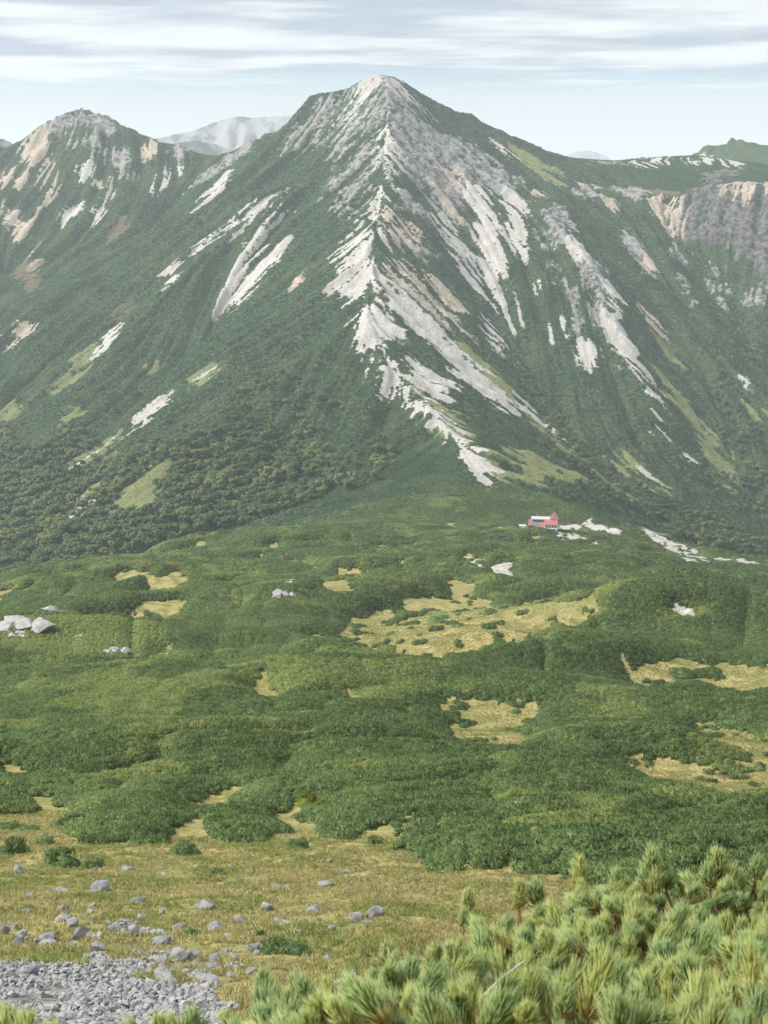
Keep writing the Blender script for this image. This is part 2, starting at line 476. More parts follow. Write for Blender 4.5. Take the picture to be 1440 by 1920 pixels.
# ------------------------------------------------------------------ what covers the mountain: scree, rock, warm sand, grass
VA, VB, VC = (380, 120, 1 / 3), (620, 350, 340 / 1440), (700, 250, 1 / 3)
VD, VE, VF = (1000, 230, 440 / 1440), (960, 650, 1 / 3), (0, 180, 1 / 3)
VG, VH = (0, 680, 1 / 3), (400, 650, 560 / 1440)
COVER = [
    # left flank of the main peak
    ('scree', 1.0, 2, VA, '240,930 300,960 340,900 370,820 400,850 470,760 550,740 520,800 480,850 450,870 400,920 350,960 330,1040 300,1120 290,1200 350,1100 370,1010 385,975 400,1060 480,960 485,1010 440,1090 380,1150 310,1210 260,1290 200,1360 120,1440 60,1540 50,1560 110,1430 130,1370 130,1300 140,1150 170,1190 200,1140 240,1050'),
    ('scree', .8, 2, VA, '265,830 300,770 345,780 330,810 290,860 275,900 265,860'),
    ('sand', 1.0, 1, VA, '490,1200 540,1140 555,1170 530,1230 500,1260 460,1300 500,1240 515,1205'),
    ('scree', .36, 4, VA, '120,900 300,780 480,700 640,620 560,740 400,820 260,880 150,980 0,1010'),
    ('rock', .54, 4, VA, '720,140 880,70 1000,45 1110,85 1190,160 1370,360 1230,330 1130,260 1000,330 900,420 800,500 720,600 700,560 760,480 700,400 640,470 560,540 480,500 600,380 520,420 420,520 300,640 220,720 330,600 420,470 560,330 640,230'),
    ('scree', .30, 4, VA, '760,150 900,70 1000,60 1060,140 960,260 840,360 720,470 690,420 760,330 700,300'),
    ('rock', .37, 5, VA, '700,600 900,420 1000,350 1060,420 1080,560 1000,740 900,860 840,920 760,840 700,860 660,700'),
    ('scree', .62, 2, VA, '1000,760 960,780 900,850 850,930 760,1060 700,1100 740,1130 820,1090 800,1160 740,1260 680,1320 760,1290 840,1230 820,1330 840,1350 730,1480 820,1440 820,1500 1040,1500 1000,1350 960,1200 960,1090 1050,1040 1000,990 1010,900 980,830'),
    ('scree', .66, 2, VA, '1010,350 1050,360 1075,480 1100,600 1060,720 1000,800 1010,900 985,1010 960,1080 900,1120 930,1000 940,900 960,800 1000,700 1020,600 990,500'),
    ('scree', .34, 3, VA, '1040,60 1110,95 1190,170 1260,260 1340,350 1240,300 1140,220 1050,300 1000,340 1060,230 1090,150'),
    ('rock', .5, 3, VA, '1180,150 1250,260 1370,360 1300,340 1230,250'),
    # the long south ridge
    ('scree', .86, 2, VB, '340,460 430,450 400,520 380,560 400,700 370,800 440,920 500,1050 640,1140 540,1180 480,1200 420,1330 480,1400 520,1480 560,1560 660,1610 620,1680 430,1690 360,1600 440,1550 320,1480 300,1440 340,1400 270,1330 220,1220 220,1160 280,1100 150,1110 150,1010 180,900 70,840 230,720 120,680 250,560'),
    ('scree', .56, 2, VB, '0,830 200,700 220,620 110,650 230,540 40,520 300,330 380,200 420,120 440,250 450,420 340,470 320,700 200,900 60,880'),
    ('scree', 1.0, 1, VB, '440,760 560,880 700,960 830,1080 960,1200 1020,1330 1150,1400 1300,1560 1440,1720 1440,1860 1250,1680 1100,1560 1000,1480 920,1380 830,1280 720,1170 620,1090 500,1010 430,900'),
    ('sand', .74, 2, VB, '340,560 420,540 560,570 640,640 700,760 840,900 960,1000 1060,1130 1190,1280 1100,1230 980,1160 840,1060 700,920 560,820 440,720'),
    ('grass', .5, 2, VB, '420,600 560,600 700,760 840,900 1060,1130 1190,1280 980,1160 700,930 560,830'),
    ('scree', 1.0, 1, VB, '550,1360 640,1330 720,1390 790,1470 840,1450 880,1530 930,1520 1020,1570 960,1600 970,1650 940,1700 850,1660 740,1580 640,1500'),
    ('grass', .9, 2, VB, '490,1380 550,1360 640,1500 740,1600 870,1690 1000,1800 1200,1906 900,1906 780,1760 680,1620 570,1520'),
    ('scree', .4, 2, VB, '560,1480 740,1640 870,1730 1000,1860 900,1860 780,1740 680,1620'),
    ('grass', 1., 2, VB, '1000,1250 1100,1230 1200,1400 1440,1600 1440,1720 1300,1560 1150,1400'),
    ('scree', .8, 1, VB, '670,1700 730,1680 740,1740 700,1780 860,1860 800,1860 720,1810 670,1780'),
    ('sand', .9, 2, VB, '430,330 480,270 560,260 660,300 710,370 670,420 640,470 600,490 540,440 470,390'),
    ('sand', .8, 1, VB, '410,110 450,170 490,280 460,300 420,200'),
    ('sand', .95, 1, VB, '660,560 760,680 880,790 1010,870 1030,950 1090,1010 1000,960 1050,1080 980,1000 900,880 800,760'),
    ('rock', .6, 2, VB, '600,500 680,420 780,450 830,520 800,570 700,590 640,570'),
    ('rock', .55, 2, VB, '500,60 640,30 760,220 700,300 640,260 560,200 480,160'),
    ('scree', .95, 1, VB, '820,0 900,180 1000,350 1080,480 1160,620 1220,750 1230,860 1280,940 1420,1320 1360,1360 1300,1300 1230,1170 1200,1000 1150,860 1040,680 1000,560 900,420 840,340 780,250 850,230 880,120'),
    ('scree', 1., 1, VB, '1040,0 1200,0 1280,120 1340,330 1380,560 1330,640 1360,780 1440,960 1480,1190 1440,1180 1380,1050 1300,900 1240,760 1180,620 1180,420 1130,200'),
    # right face
    ('rock', .61, 3, VC, '60,60 130,0 480,0 600,90 760,200 860,290 760,330 640,330 560,260 520,420 560,540 510,520 400,480 330,420 260,330 150,220 100,160'),
    ('rock', .8, 2, VA, '1060,260 1200,300 1300,360 1440,440 1440,560 1200,520 1060,440 1040,330'),
    ('scree', .75, 2, VC, '740,310 800,330 850,400 860,500 860,680 780,720 720,640 720,520 760,450'),
    ('scree', .9, 1, VC, '560,270 620,330 680,470 720,640 740,760 680,700 620,560 600,420 560,330'),
    ('sand', .7, 1, VC, '820,300 990,320 980,370 930,390 860,350'),
    ('sand', .6, 2, VC, '360,100 420,180 480,280 560,430 600,560 560,480 480,340 400,220'),
    ('sand', .6, 2, VC, '290,180 330,300 400,420 480,540 440,520 360,400 300,280'),
    ('rock', .6, 2, VC, '980,410 1080,410 1140,520 1120,600 1230,680 1330,820 1380,1000 1400,1160 1360,1190 1320,1040 1280,960 1240,1000 1260,1100 1230,1040 1200,920 1180,820 1120,760 1080,640 1020,660 920,740 880,720 950,620 900,600 870,560 940,470'),
    ('scree', .62, 1, VC, '1100,560 1200,660 1260,760 1180,760 1110,660'),
    ('rock', .7, 1, VC, '1110,900 1150,830 1140,980 1160,1100 1130,1160 1120,1040'),
    ('scree', .95, 1, VC, '1030,1050 1070,1010 1040,1090 1050,1200 1030,1170'),
    ('scree', 1., 1, VC, '1170,1180 1220,1170 1230,1220 1200,1260 1220,1350 1190,1330'),
    ('rock', .5, 2, VC, '1000,700 1080,720 1060,900 1000,920'),
    ('scree', .85, 1, VC, '915,880 960,800 930,900'),
    ('rock', .75, 1, VC, '1240,960 1290,1000 1270,1110 1240,1060'),
    ('scree', .8, 1, VC, '1320,830 1350,840 1380,1000 1400,1160 1340,1180 1330,1000'),
    ('scree', .85, 1, VC, '1400,1170 1440,1160 1460,1260 1400,1230'),
    ('grass', .6, 2, VC, '740,60 900,110 1130,300 1000,300 900,230 800,150'),
    ('scree', .55, 1, VC, '600,0 720,60 800,150 900,230 1090,310 980,290 820,190 700,90'),
    # crater rim and dark cliffs on the right
    ('cliff', .70, 2, VD, '720,470 930,460 1050,400 1120,410 1250,365 1440,380 1600,500 1600,1000 1440,1000 1380,900 1280,850 1150,760 1000,740 930,740 850,680'),
    ('sand', .8, 2, VD, '720,470 930,450 900,560 880,680 950,760 1000,860 1060,980 1000,930 920,780 800,640'),
    ('rock', .65, 1, VD, '860,740 930,780 950,1000 1020,1200 950,1180 960,1060 890,1000 930,900 850,830'),
    ('rock', .62, 1, VD, '520,560 600,680 660,700 680,830 750,960 700,970 640,880 580,800 520,740 580,680'),
    ('sand', 1., 1, VD, '665,840 690,850 750,950 700,930'),
    ('sand', .5, 2, VD, '1120,400 1250,360 1440,375 1500,480 1300,500 1180,470'),
    ('brown', 1., 1, VD, '640,400 940,430 930,450 760,465 700,430'),
    ('scree', .42, 2, VD, '250,230 480,230 700,210 1000,190 1200,210 1310,265 1200,280 1000,260 850,250 700,290 560,260 350,250'),
    ('sand', .6, 1, VD, '280,370 440,390 400,410 300,400'),
    ('sand', .6, 1, VD, '410,420 470,440 520,560 480,520'),
    ('rock', .56, 2, VD, '230,420 320,390 420,480 400,510 300,470'),
    ('rock', .62, 2, VD, '480,410 700,410 720,500 600,470 500,450'),
    ('cliff', .52, 2, VD, '1010,330 1200,270 1330,300 1200,340 1060,400'),
    ('sand', .5, 1, VD, '380,780 560,880 700,1030 600,930 450,830'),
    ('sand', .85, 1, VD, '660,1100 720,1180 800,1270 810,1310 740,1260 700,1220'),
    ('grass', .7, 2, VD, '700,1220 810,1310 900,1440 920,1538 840,1500 760,1320'),
    ('rock', .45, 3, VD, '1030,900 1150,800 1180,1000 1250,1150 1160,1150 1080,1040'),
    ('rock', .4, 3, VD, '1260,1060 1440,1000 1440,1160 1300,1160'),
    # lower right
    ('scree', 1., 1, VE, '390,0 450,0 440,60 430,110 445,150 415,120 400,60'),
    ('scree', 1., 1, VE, '497,122 520,108 520,138'),
    ('scree', .8, 1, VE, '600,30 610,0 680,0 690,40 640,60'),
    ('scree', .85, 1, VE, '620,110 720,95 740,140 795,190 780,205 730,195 670,190 720,150 700,122'),
    ('scree', .85, 1, VE, '770,410 820,405 860,382 890,440 830,420 770,425'),
    ('scree', .95, 1, VE, '785,492 860,455 862,475 820,482'),
    ('scree', .5, 1, VE, '690,235 830,230 850,360 800,350 780,260'),
    ('grass', .78, 2, VE, '780,100 850,150 930,270 1020,380 1080,520 1040,480 960,330 860,200'),
    ('grass', .62, 3, VE, '1020,370 1060,390 1180,570 1200,720 1250,860 1180,860 1120,700 1080,560'),
    ('grass', .8, 2, VE, '0,250 40,300 200,450 300,560 420,660 700,860 620,820 400,680 250,560 100,400 0,320'),
    ('scree', .6, 1, VE, '0,235 30,280 170,410 250,490 380,590 370,600 240,500 140,410 20,300'),
    ('grass', .9, 2, VE, '0,560 100,620 330,690 420,760 300,740 120,690 60,690 230,820 0,815'),
    ('grass', .6, 2, VE, '640,640 700,680 860,800 940,920 900,900 760,760'),
    ('scree', .36, 1, VE, '640,640 700,680 860,800 940,920 900,900 760,760'),
    ('grass', .85, 2, VE, '650,980 800,1060 1000,1130 1110,1195 900,1150 760,1080'),
    ('scree', .85, 1, VE, '800,1130 850,1162 980,1203 1115,1203 1050,1160 900,1108'),
    ('scree', .65, 1, VE, '1240,120 1310,170 1370,290 1290,210'),
    ('grass', .66, 3, VE, '1280,330 1440,280 1500,500 1440,500 1370,400'),
    ('grass', .6, 2, VE, '560,560 650,640 760,760 700,740 560,600'),
    ('scree', .95, 0, VE, '900,605 925,600 970,606 1020,622 1050,668 1010,628 970,612'),
    ('brown', .5, 2, VE, '1060,1080 1220,1170 1300,1190 1240,1190 1100,1130'),
    # left peak
    ('rock', .78, 3, VF, '220,160 340,95 400,55 490,55 540,100 650,125 740,190 600,230 480,190 380,180 330,240 260,260'),
    ('sand', .78, 2, VF, '100,290 220,160 250,250 280,330 300,500 325,640 290,680 250,560 200,450 150,360'),
    ('sand', .7, 1, VF, '65,410 150,490 220,640 225,680 190,600 110,490'),
    ('sand', .9, 2, VF, '0,430 40,420 70,460 0,530'),
    ('sand', .76, 2, VF, '0,555 40,600 150,700 190,720 180,900 220,970 210,1080 260,1130 240,1150 210,1040 180,940 120,850 60,760 20,640'),
    ('scree', .8, 1, VF, '440,440 510,320 530,420 480,500 450,480'),
    ('sand', .76, 1, VF, '520,420 600,480 640,600 660,660 560,530'),
    ('scree', .95, 1, VF, '330,740 400,630 475,580 470,620 400,700'),
    ('scree', .7, 1, VF, '540,570 570,640 560,720 550,810 545,700 525,630'),
    ('rock', .57, 2, VF, '650,340 700,280 730,380 780,520 740,500 680,440'),
    ('rock', .45, 3, VF, '330,200 500,200 600,250 640,380 560,360 480,260 380,300'),
    ('sand', .72, 1, VF, '760,240 900,270 880,330 830,380 800,310'),
    ('rock', .62, 2, VF, '900,290 1010,250 1100,290 1140,330 1050,390 1000,370 950,320'),
    ('scree', .9, 1, VF, '1000,720 1100,630 1280,400 1285,450 1200,560 1100,650'),
    ('rock', .5, 3, VF, '1020,560 1200,390 1440,210 1440,290 1300,380 1160,480'),
    ('scree', .5, 2, VF, '800,640 840,590 980,380 1000,400 880,560 800,660'),
    ('brown', .65, 2, VF, '600,840 660,680 730,670 690,750'),
    ('sand', .95, 1, VF, '0,1440 60,1350 100,1370 70,1420 0,1480'),
    ('sand', .9, 1, VF, '100,1300 150,1275 180,1320 130,1390'),
    ('scree', 1., 1, VF, '525,1495 640,1300 660,1300 590,1420'),
    ('brown', .6, 2, VF, '690,1170 770,1130 740,1200 670,1280'),
    ('grass', .8, 2, VF, '410,1500 500,1410 570,1370 600,1400 530,1490'),
    ('scree', .95, 1, VF, '910,1000 1010,935 1000,965 930,1005'),
    ('scree', .8, 1, VF, '900,1100 980,1000 970,1020'),
    ('scree', .4, 2, VF, '1060,900 1180,760 1280,710 1240,810 1120,920'),
    ('brown', .62, 3, VF, '90,870 180,930 215,1080 150,1180 110,1000'),
    # lower left
    ('scree', .86, 1, VG, '700,440 800,330 790,290 850,230 900,160 925,190 870,290 780,380 670,470 640,490'),
    ('grass', .72, 3, VG, '290,690 340,600 430,510 530,480 600,390 690,390 640,480 520,580 400,650'),
    ('scree', .34, 1, VG, '290,650 340,580 430,500 530,470 600,390 660,380 640,450 520,530 400,610'),
    ('grass', 1., 3, VG, '640,900 680,780 780,640 900,560 860,680 850,760 760,830'),
    ('grass', .62, 3, VG, '400,800 470,720 540,700 500,800 420,920 360,1020 390,900'),
    ('scree', .42, 1, VG, '400,840 470,740 500,800 430,920 360,1020 390,900'),
    ('grass', .7, 2, VG, '290,160 400,60 540,0 480,50 350,170'),
    ('grass', .8, 2, VG, '330,340 430,230 410,300'),
    ('grass', .6, 2, VG, '820,60 860,0 940,10 870,60'),
    ('grass', .7, 2, VG, '1070,150 1150,60 1250,0 1270,10 1160,100'),
    ('scree', .36, 1, VG, '1070,150 1150,60 1250,0 1340,-90 1270,10 1160,100'),
    ('grass', .8, 2, VG, '0,350 20,280 90,230 80,270'),
    ('grass', .9, 2, VH, '960,180 1040,260 1120,350 1200,430 1300,520 1440,620 1440,685 1390,670 1340,590 1250,520 1170,430 1080,340'),
    ('scree', .45, 1, VH, '1000,230 1120,350 1200,430 1250,470 1180,440 1080,340'),
    ('scree', .92, 1, VH, '1115,390 1170,470 1200,500 1260,590 1330,660 1390,670 1300,600 1350,585 1270,520 1180,440'),
    ('scree', .8, 1, VH, '970,270 1010,250 1030,320 1070,360 1020,350'),
    ('grass', .8, 2, VH, '1180,0 1300,60 1440,200 1440,330 1330,230 1250,100'),
]
KINDS = ('scree', 'rock', 'sand', 'grass', 'brown', 'cliff')
GRAIN = dict(scree=(.34, .06, .25, .25), sand=(.34, .06, .25, .25), grass=(.24, .05, .4, .3), brown=(.2, .05, .5, .4), rock=(.18, .05, .6, .6), cliff=(.2, .05, .6, .6))
MASK = {k: np.zeros(G25.shape) for k in KINDS}


def survey_poly(pts, y0, y1=2640.0, dz=0.0):
    q = []
    for a, b in zip(pts, pts[1:] + pts[:1]):
        n = max(1, int(math.hypot(b[0] - a[0], b[1] - a[1]) / 22))
        q += [(a[0] + (b[0] - a[0]) * k / n, a[1] + (b[1] - a[1]) * k / n) for k in range(n)]
    return at(q, y0, y1, dz)[:, :2]


for kind, val, fea, view, s in COVER:
    poly = survey_poly(zoomed(s, *view), 950.0)
    m = in_poly(G25.X, G25.Y, poly).astype(float)
    m = blur(m, fea + (3 if kind in ('scree', 'sand', 'grass') else 2), 2)
    m = np.minimum(m / max(.25, min(1.0, m.max())), 1.0) * (val + .07 if val < .9 else val)
    MASK[kind] = np.maximum(MASK[kind], m)
SOFT = {}
_n1 = fbm(G25.X / 14, G25.Y / 14, 71, 4) - .5
_n2 = fbm(G25.X / 5, G25.Y / 5, 81, 3) - .5
for k in KINDS:
    g = MASK[k]
    w_ = GRAIN[k]
    v = g + (w_[0] * ST1 + w_[1] * ST2 + w_[2] * _n1 + w_[3] * _n2) * sstep(0.0, 0.25, g)
    SOFT[k] = np.clip(v, 0, 1.2)
    MASK[k] = sstep(0.40, 0.60, v)
BARE = np.clip(np.maximum.reduce([MASK['scree'], MASK['rock'], MASK['sand'], MASK['cliff']]), 0, 1)
# crags stand out of the slope, scree runs lie in shallow chutes
_r = 1 - np.abs(2 * fbm(G25.X / 26, G25.Y / 26, 91, 4) - 1)
_r2 = 1 - np.abs(2 * fbm(G25.X / 9, G25.Y / 9, 95, 3) - 1)
MZ = MZ + np.maximum(MASK['rock'], MASK['cliff']) * ((_r - .6) * 9 + (_r2 - .6) * 6.5) * (.35 + .65 * sstep(60, 160, np.hypot(G25.X + 5, G25.Y - 2060))) - MASK['scree'] * 0.8 + MASK['sand'] * (_n1 * 3)


# ------------------------------------------------------------------ plateau cover: pine mats, dry grass, bare gravel
HUTV = (940, 940, 260 / 1440)
GRASS_P = [parse(s) for s in (
    '625,1192 640,1165 665,1150 700,1155 735,1170 790,1168 760,1150 722,1132 760,1120 830,1128 835,1105 850,1108 890,1120 925,1138 940,1143 1000,1128 1050,1122 1060,1130 1110,1128 1140,1142 1150,1150 1080,1170 990,1185 940,1205 880,1222 820,1230 750,1228 700,1212 660,1200',
    '1150,1245 1200,1240 1260,1232 1320,1240 1440,1255 1500,1262 1500,1292 1440,1288 1370,1288 1300,1275 1250,1280 1190,1278',
    '820,1328 860,1312 900,1310 960,1315 1000,1318 1040,1335 990,1345 970,1360 990,1385 930,1394 890,1390 850,1372 840,1345',
    '1265,1358 1340,1370 1440,1385 1500,1400 1500,1430 1440,1430 1420,1402 1380,1386 1300,1370',
    '1185,1428 1250,1428 1340,1440 1440,1430 1500,1430 1500,1478 1440,1478 1360,1482 1280,1465 1240,1450 1200,1445',
    '485,1280 505,1272 520,1295 510,1315 490,1300', '640,1305 655,1293 672,1300 660,1315 645,1315', '678,1354 695,1346 702,1359', '418,1362 440,1360 435,1374',
    '0,1438 45,1438 52,1464 0,1462', '245,1158 265,1150 290,1158 280,1170 250,1168', '165,1154 205,1152 212,1161 170,1161', '285,1232 350,1210 362,1225 320,1238',
    '445,1050 470,1045 475,1058 450,1064', '490,1055 540,1050 600,1062 605,1080 590,1078 540,1062', '640,1070 680,1068 690,1080 640,1088', '590,1085 640,1090 600,1096',
    '840,1042 890,1042 900,1052 850,1052', '560,1190 600,1188 605,1203 570,1203', '730,1052 745,1052 752,1082 738,1080', '470,1140 485,1138 482,1152 472,1152',
    '1285,1590 1320,1585 1340,1600 1290,1605', '925,1560 955,1555 958,1585 930,1590',
    '0,1533 50,1524 80,1513 117,1515 142,1526 145,1536 167,1538 133,1563 139,1583 178,1588 208,1583 239,1577 261,1587 294,1572 300,1563 356,1552 364,1540 339,1530 342,1511 358,1497 400,1494 420,1490 415,1510 370,1545 380,1562 420,1570 450,1582 520,1575 560,1560 530,1540 515,1520 530,1512 545,1515 560,1530 590,1555 620,1570 660,1578 690,1570 720,1565 760,1560 800,1540 808,1530 760,1570 750,1590 775,1610 830,1632 900,1635 970,1632 985,1640 1100,1660 1300,1690 1700,1750 1700,1960 -300,1960 -300,1540',
)]
GRAVEL_P = [zoomed(s, *HUTV) for s in (
    '545,270 620,262 770,250 805,236 770,285 680,292 540,305', '560,326 640,340 720,330 800,340 885,390 820,398 700,405 690,378 640,352',
    '790,212 830,212 900,180 945,170 935,208 880,222 845,232 930,240 985,245 975,290 930,306 915,285 860,255 820,235',
    '975,265 1100,262 1225,308 1225,330 1150,322 1060,305 980,292', '1195,355 1305,388 1260,392', '905,452 990,430 1125,456 1080,466 1000,450', '1085,538 1205,534 1205,550 1095,552',
    '205,262 320,262 325,290 210,296', '540,300 640,300 640,306 540,312')] + [parse(s) for s in (
        '862,1046 880,1046 884,1054 866,1054', '880,1050 900,1050 904,1062 884,1062', '920,1056 945,1048 956,1056 958,1072 930,1074', '945,1076 960,1078 955,1086',
        '1260,1124 1280,1128 1318,1149 1305,1152 1272,1138', '1190,985 1260,1015 1332,1050 1280,1046 1222,1018')]
SCREE_P = [parse(s) for s in ('-100,1822 40,1805 120,1818 170,1830 215,1822 260,1838 300,1840 345,1852 420,1858 440,1900 500,1960 -300,1960',
                              '160,1796 215,1788 290,1800 280,1824 200,1828', '205,1734 265,1736 320,1752 300,1766 240,1750', '370,1818 420,1812 418,1838 365,1842')]
MOSS_P = [parse('0,1172 60,1165 150,1162 230,1172 300,1195 330,1225 300,1240 200,1250 100,1240 30,1235 0,1230')]
# a clearing runs on under the line of sight over the pine tops in front of it
_GP = [survey_poly(p, 20.0, 1100.0, h_) for p in GRASS_P for h_ in ((0.0,) if max(q[1] for q in p) > 1500 else (0.0, .8, 1.6) if np.ptp([q[1] for q in p]) > 30 else (.3,))]
_VP = [survey_poly(p, 400.0, 1100.0, h_) for p in GRAVEL_P for h_ in (0.0, 1.0, 2.0)]
_SP = [survey_poly(p, 15.0, 200.0) for p in SCREE_P]
_MP = [survey_poly(p, 300.0, 500.0) for p in MOSS_P]


def cover(x, y, sharp=1.0):
    """0 pine mat, 1 dry grass, 2 pale gravel, 3 scree, for points on the plateau"""
    s = (0.35 + 0.010 * y) * sharp
    wx = x + (fbm(x / (1.6 * s), y / (1.6 * s), 101, 4) - .5) * 4.6 * s
    wy = y + (fbm(x / (1.6 * s), y / (1.6 * s), 111, 4) - .5) * 4.6 * s
    c = np.zeros(x.shape, int)
    for p in _GP:
        c[in_poly(wx, wy, p)] = 1
    # islands of pine inside the farther clearings
    c[(c == 1) & (y > 135) & (fbm(x / 4.5, y / 7.0, 117, 3) > .685)] = 0
    sx = x + (fbm(x / 2, y / 2, 121, 2) - .5) * 2; sy = y + (fbm(x / 2, y / 2, 131, 2) - .5) * 3
    for p in _SP:
        c[in_poly(sx, sy, p)] = 3
    c[(y < 23) & (y > -30) & (c == 0)] = 1
    for p in _VP:
        c[in_poly(x + (wx - x) * .35, y + (wy - y) * .35, p) & (fbm(x / 3.0, y / 5.0, 119, 3) > .31)] = 2
    return c


_gv = np.zeros(G25.shape, bool)
_nr = int((1100 - 850) / 2.5)
_gv[:_nr] = cover(G25.X[:_nr], G25.Y[:_nr]) == 2
SOFT['scree'] = np.where(_gv, 1.2, SOFT['scree']); BARE = np.where(_gv, 1.0, BARE)
GP1 = Grid(-340, 340, 20, 1100, 1.0)
_fan = np.abs(GP1.X) < .40 * (GP1.Y + 40)
PINE1 = np.ones(GP1.shape)
PINE1[_fan] = (cover(GP1.X[_fan], GP1.Y[_fan]) == 0)
# small openings between the mats far out
_op = fbm(GP1.X / 16, GP1.Y / 24, 141, 4)
_opm = sstep(0.655, 0.70, _op) * sstep(420, 560, GP1.Y)
PINE1 = PINE1 * (1 - _opm)
CANOPY = np.clip(blur(PINE1, 2) * 2 - 1, 0, 1)
BULK = blur(CANOPY, 4)


def pine_at(x, y):
    return GP1.lin(PINE1, x, y)


def ground_z(x, y):
    """terrain with the thickness of the pine mats on it"""
    near = 1 - sstep(880, 950, y)
    c = GP1.lin(CANOPY, x, y) * sstep(18, 30, y)
    b = GP1.lin(BULK, x, y)
    k = 1 + sstep(150, 600, y) * 1.1
    m1 = np.abs(2 * fbm(x / (19 * k), y / (13 * k), 153, 2) - 1); m2 = np.abs(2 * fbm(x / (6.5 * k), y / (5.0 * k), 157, 2) - 1)
    mound = (1.5 - .45 * sstep(180, 330, y)) * k * (1 - np.exp(-m1 * 5)) + .35 * k * (1 - np.exp(-m2 * 6))
    return height(x, y) + near * (c * 0.55 + b * c * mound)


# ------------------------------------------------------------------ materials
MATS = {}


class NT:
    def __init__(s, name):
        s.m = bpy.data.materials.new(name); s.m.use_nodes = True
        s.n, s.l = s.m.node_tree.nodes, s.m.node_tree.links
        s.n.clear()
        s.out = s.n.new('ShaderNodeOutputMaterial')
        MATS[name] = s.m

    def put(s, sock, v):
        if isinstance(v, (int, float)):
            sock.default_value = v
        elif isinstance(v, tuple):
            sock.default_value = v + (1,) if len(v) == 3 and sock.type == 'RGBA' else v
        else:
            s.l.new(v, sock)

    def math(s, op, a, b=None, clamp=False):
        n = s.n.new('ShaderNodeMath'); n.operation = op; n.use_clamp = clamp
        s.put(n.inputs[0], a)
        if b is not None:
            s.put(n.inputs[1], b)
        return n.outputs[0]

    def pos(s):
        return s.n.new('ShaderNodeNewGeometry').outputs['Position']

    def objco(s):
        return s.n.new('ShaderNodeTexCoord').outputs['Object']

    def noise(s, scale, detail=3, rough=.55, vec=None, stretch=None):
        n = s.n.new('ShaderNodeTexNoise')
        n.inputs['Scale'].default_value = scale; n.inputs['Detail'].default_value = detail; n.inputs['Roughness'].default_value = rough
        v = vec or s.pos()
        if stretch:
            mp = s.n.new('ShaderNodeMapping'); mp.inputs['Scale'].default_value = stretch
            s.l.new(v, mp.inputs['Vector']); v = mp.outputs[0]
        s.l.new(v, n.inputs['Vector'])
        return n.outputs['Fac']

    def ramp(s, v, a, b, lo=0.0, hi=1.0):
        n = s.n.new('ShaderNodeMapRange'); n.interpolation_type = 'SMOOTHSTEP'
        s.put(n.inputs[0], v); n.inputs[1].default_value = a; n.inputs[2].default_value = b
        n.inputs[3].default_value = lo; n.inputs[4].default_value = hi
        return n.outputs[0]

    def mix(s, f, a, b, mode='MIX'):
        n = s.n.new('ShaderNodeMix'); n.data_type = 'RGBA'; n.blend_type = mode
        s.put(n.inputs[0], f); s.put(n.inputs[6], a); s.put(n.inputs[7], b)
        return n.outputs[2]

    def attr(s, name, kind='GEOMETRY'):
        n = s.n.new('ShaderNodeAttribute'); n.attribute_name = name; n.attribute_type = kind
        return n

    def bump(s, h, strength, dist):
        n = s.n.new('ShaderNodeBump'); n.inputs['Strength'].default_value = strength; n.inputs['Distance'].default_value = dist
        s.l.new(h, n.inputs['Height'])
        return n.outputs[0]

    def principled(s, col, rough=.85, spec=.25, normal=None):
        b = s.n.new('ShaderNodeBsdfPrincipled')
        s.put(b.inputs['Base Color'], col); s.put(b.inputs['Roughness'], rough); s.put(b.inputs['Specular IOR Level'], spec)
        if normal is not None:
            s.l.new(normal, b.inputs['Normal'])
        s.l.new(b.outputs[0], s.out.inputs[0])
        return b

    def leafy(s, col, trans=.25):
        d = s.n.new('ShaderNodeBsdfDiffuse'); t = s.n.new('ShaderNodeBsdfTranslucent'); m = s.n.new('ShaderNodeAddShader')
        s.put(d.inputs[0], col); s.put(t.inputs[0], s.mix(1.0, col, (trans, trans, trans), 'MULTIPLY'))
        s.l.new(d.outputs[0], m.inputs[0]); s.l.new(t.outputs[0], m.inputs[1]); s.l.new(m.outputs[0], s.out.inputs[0])


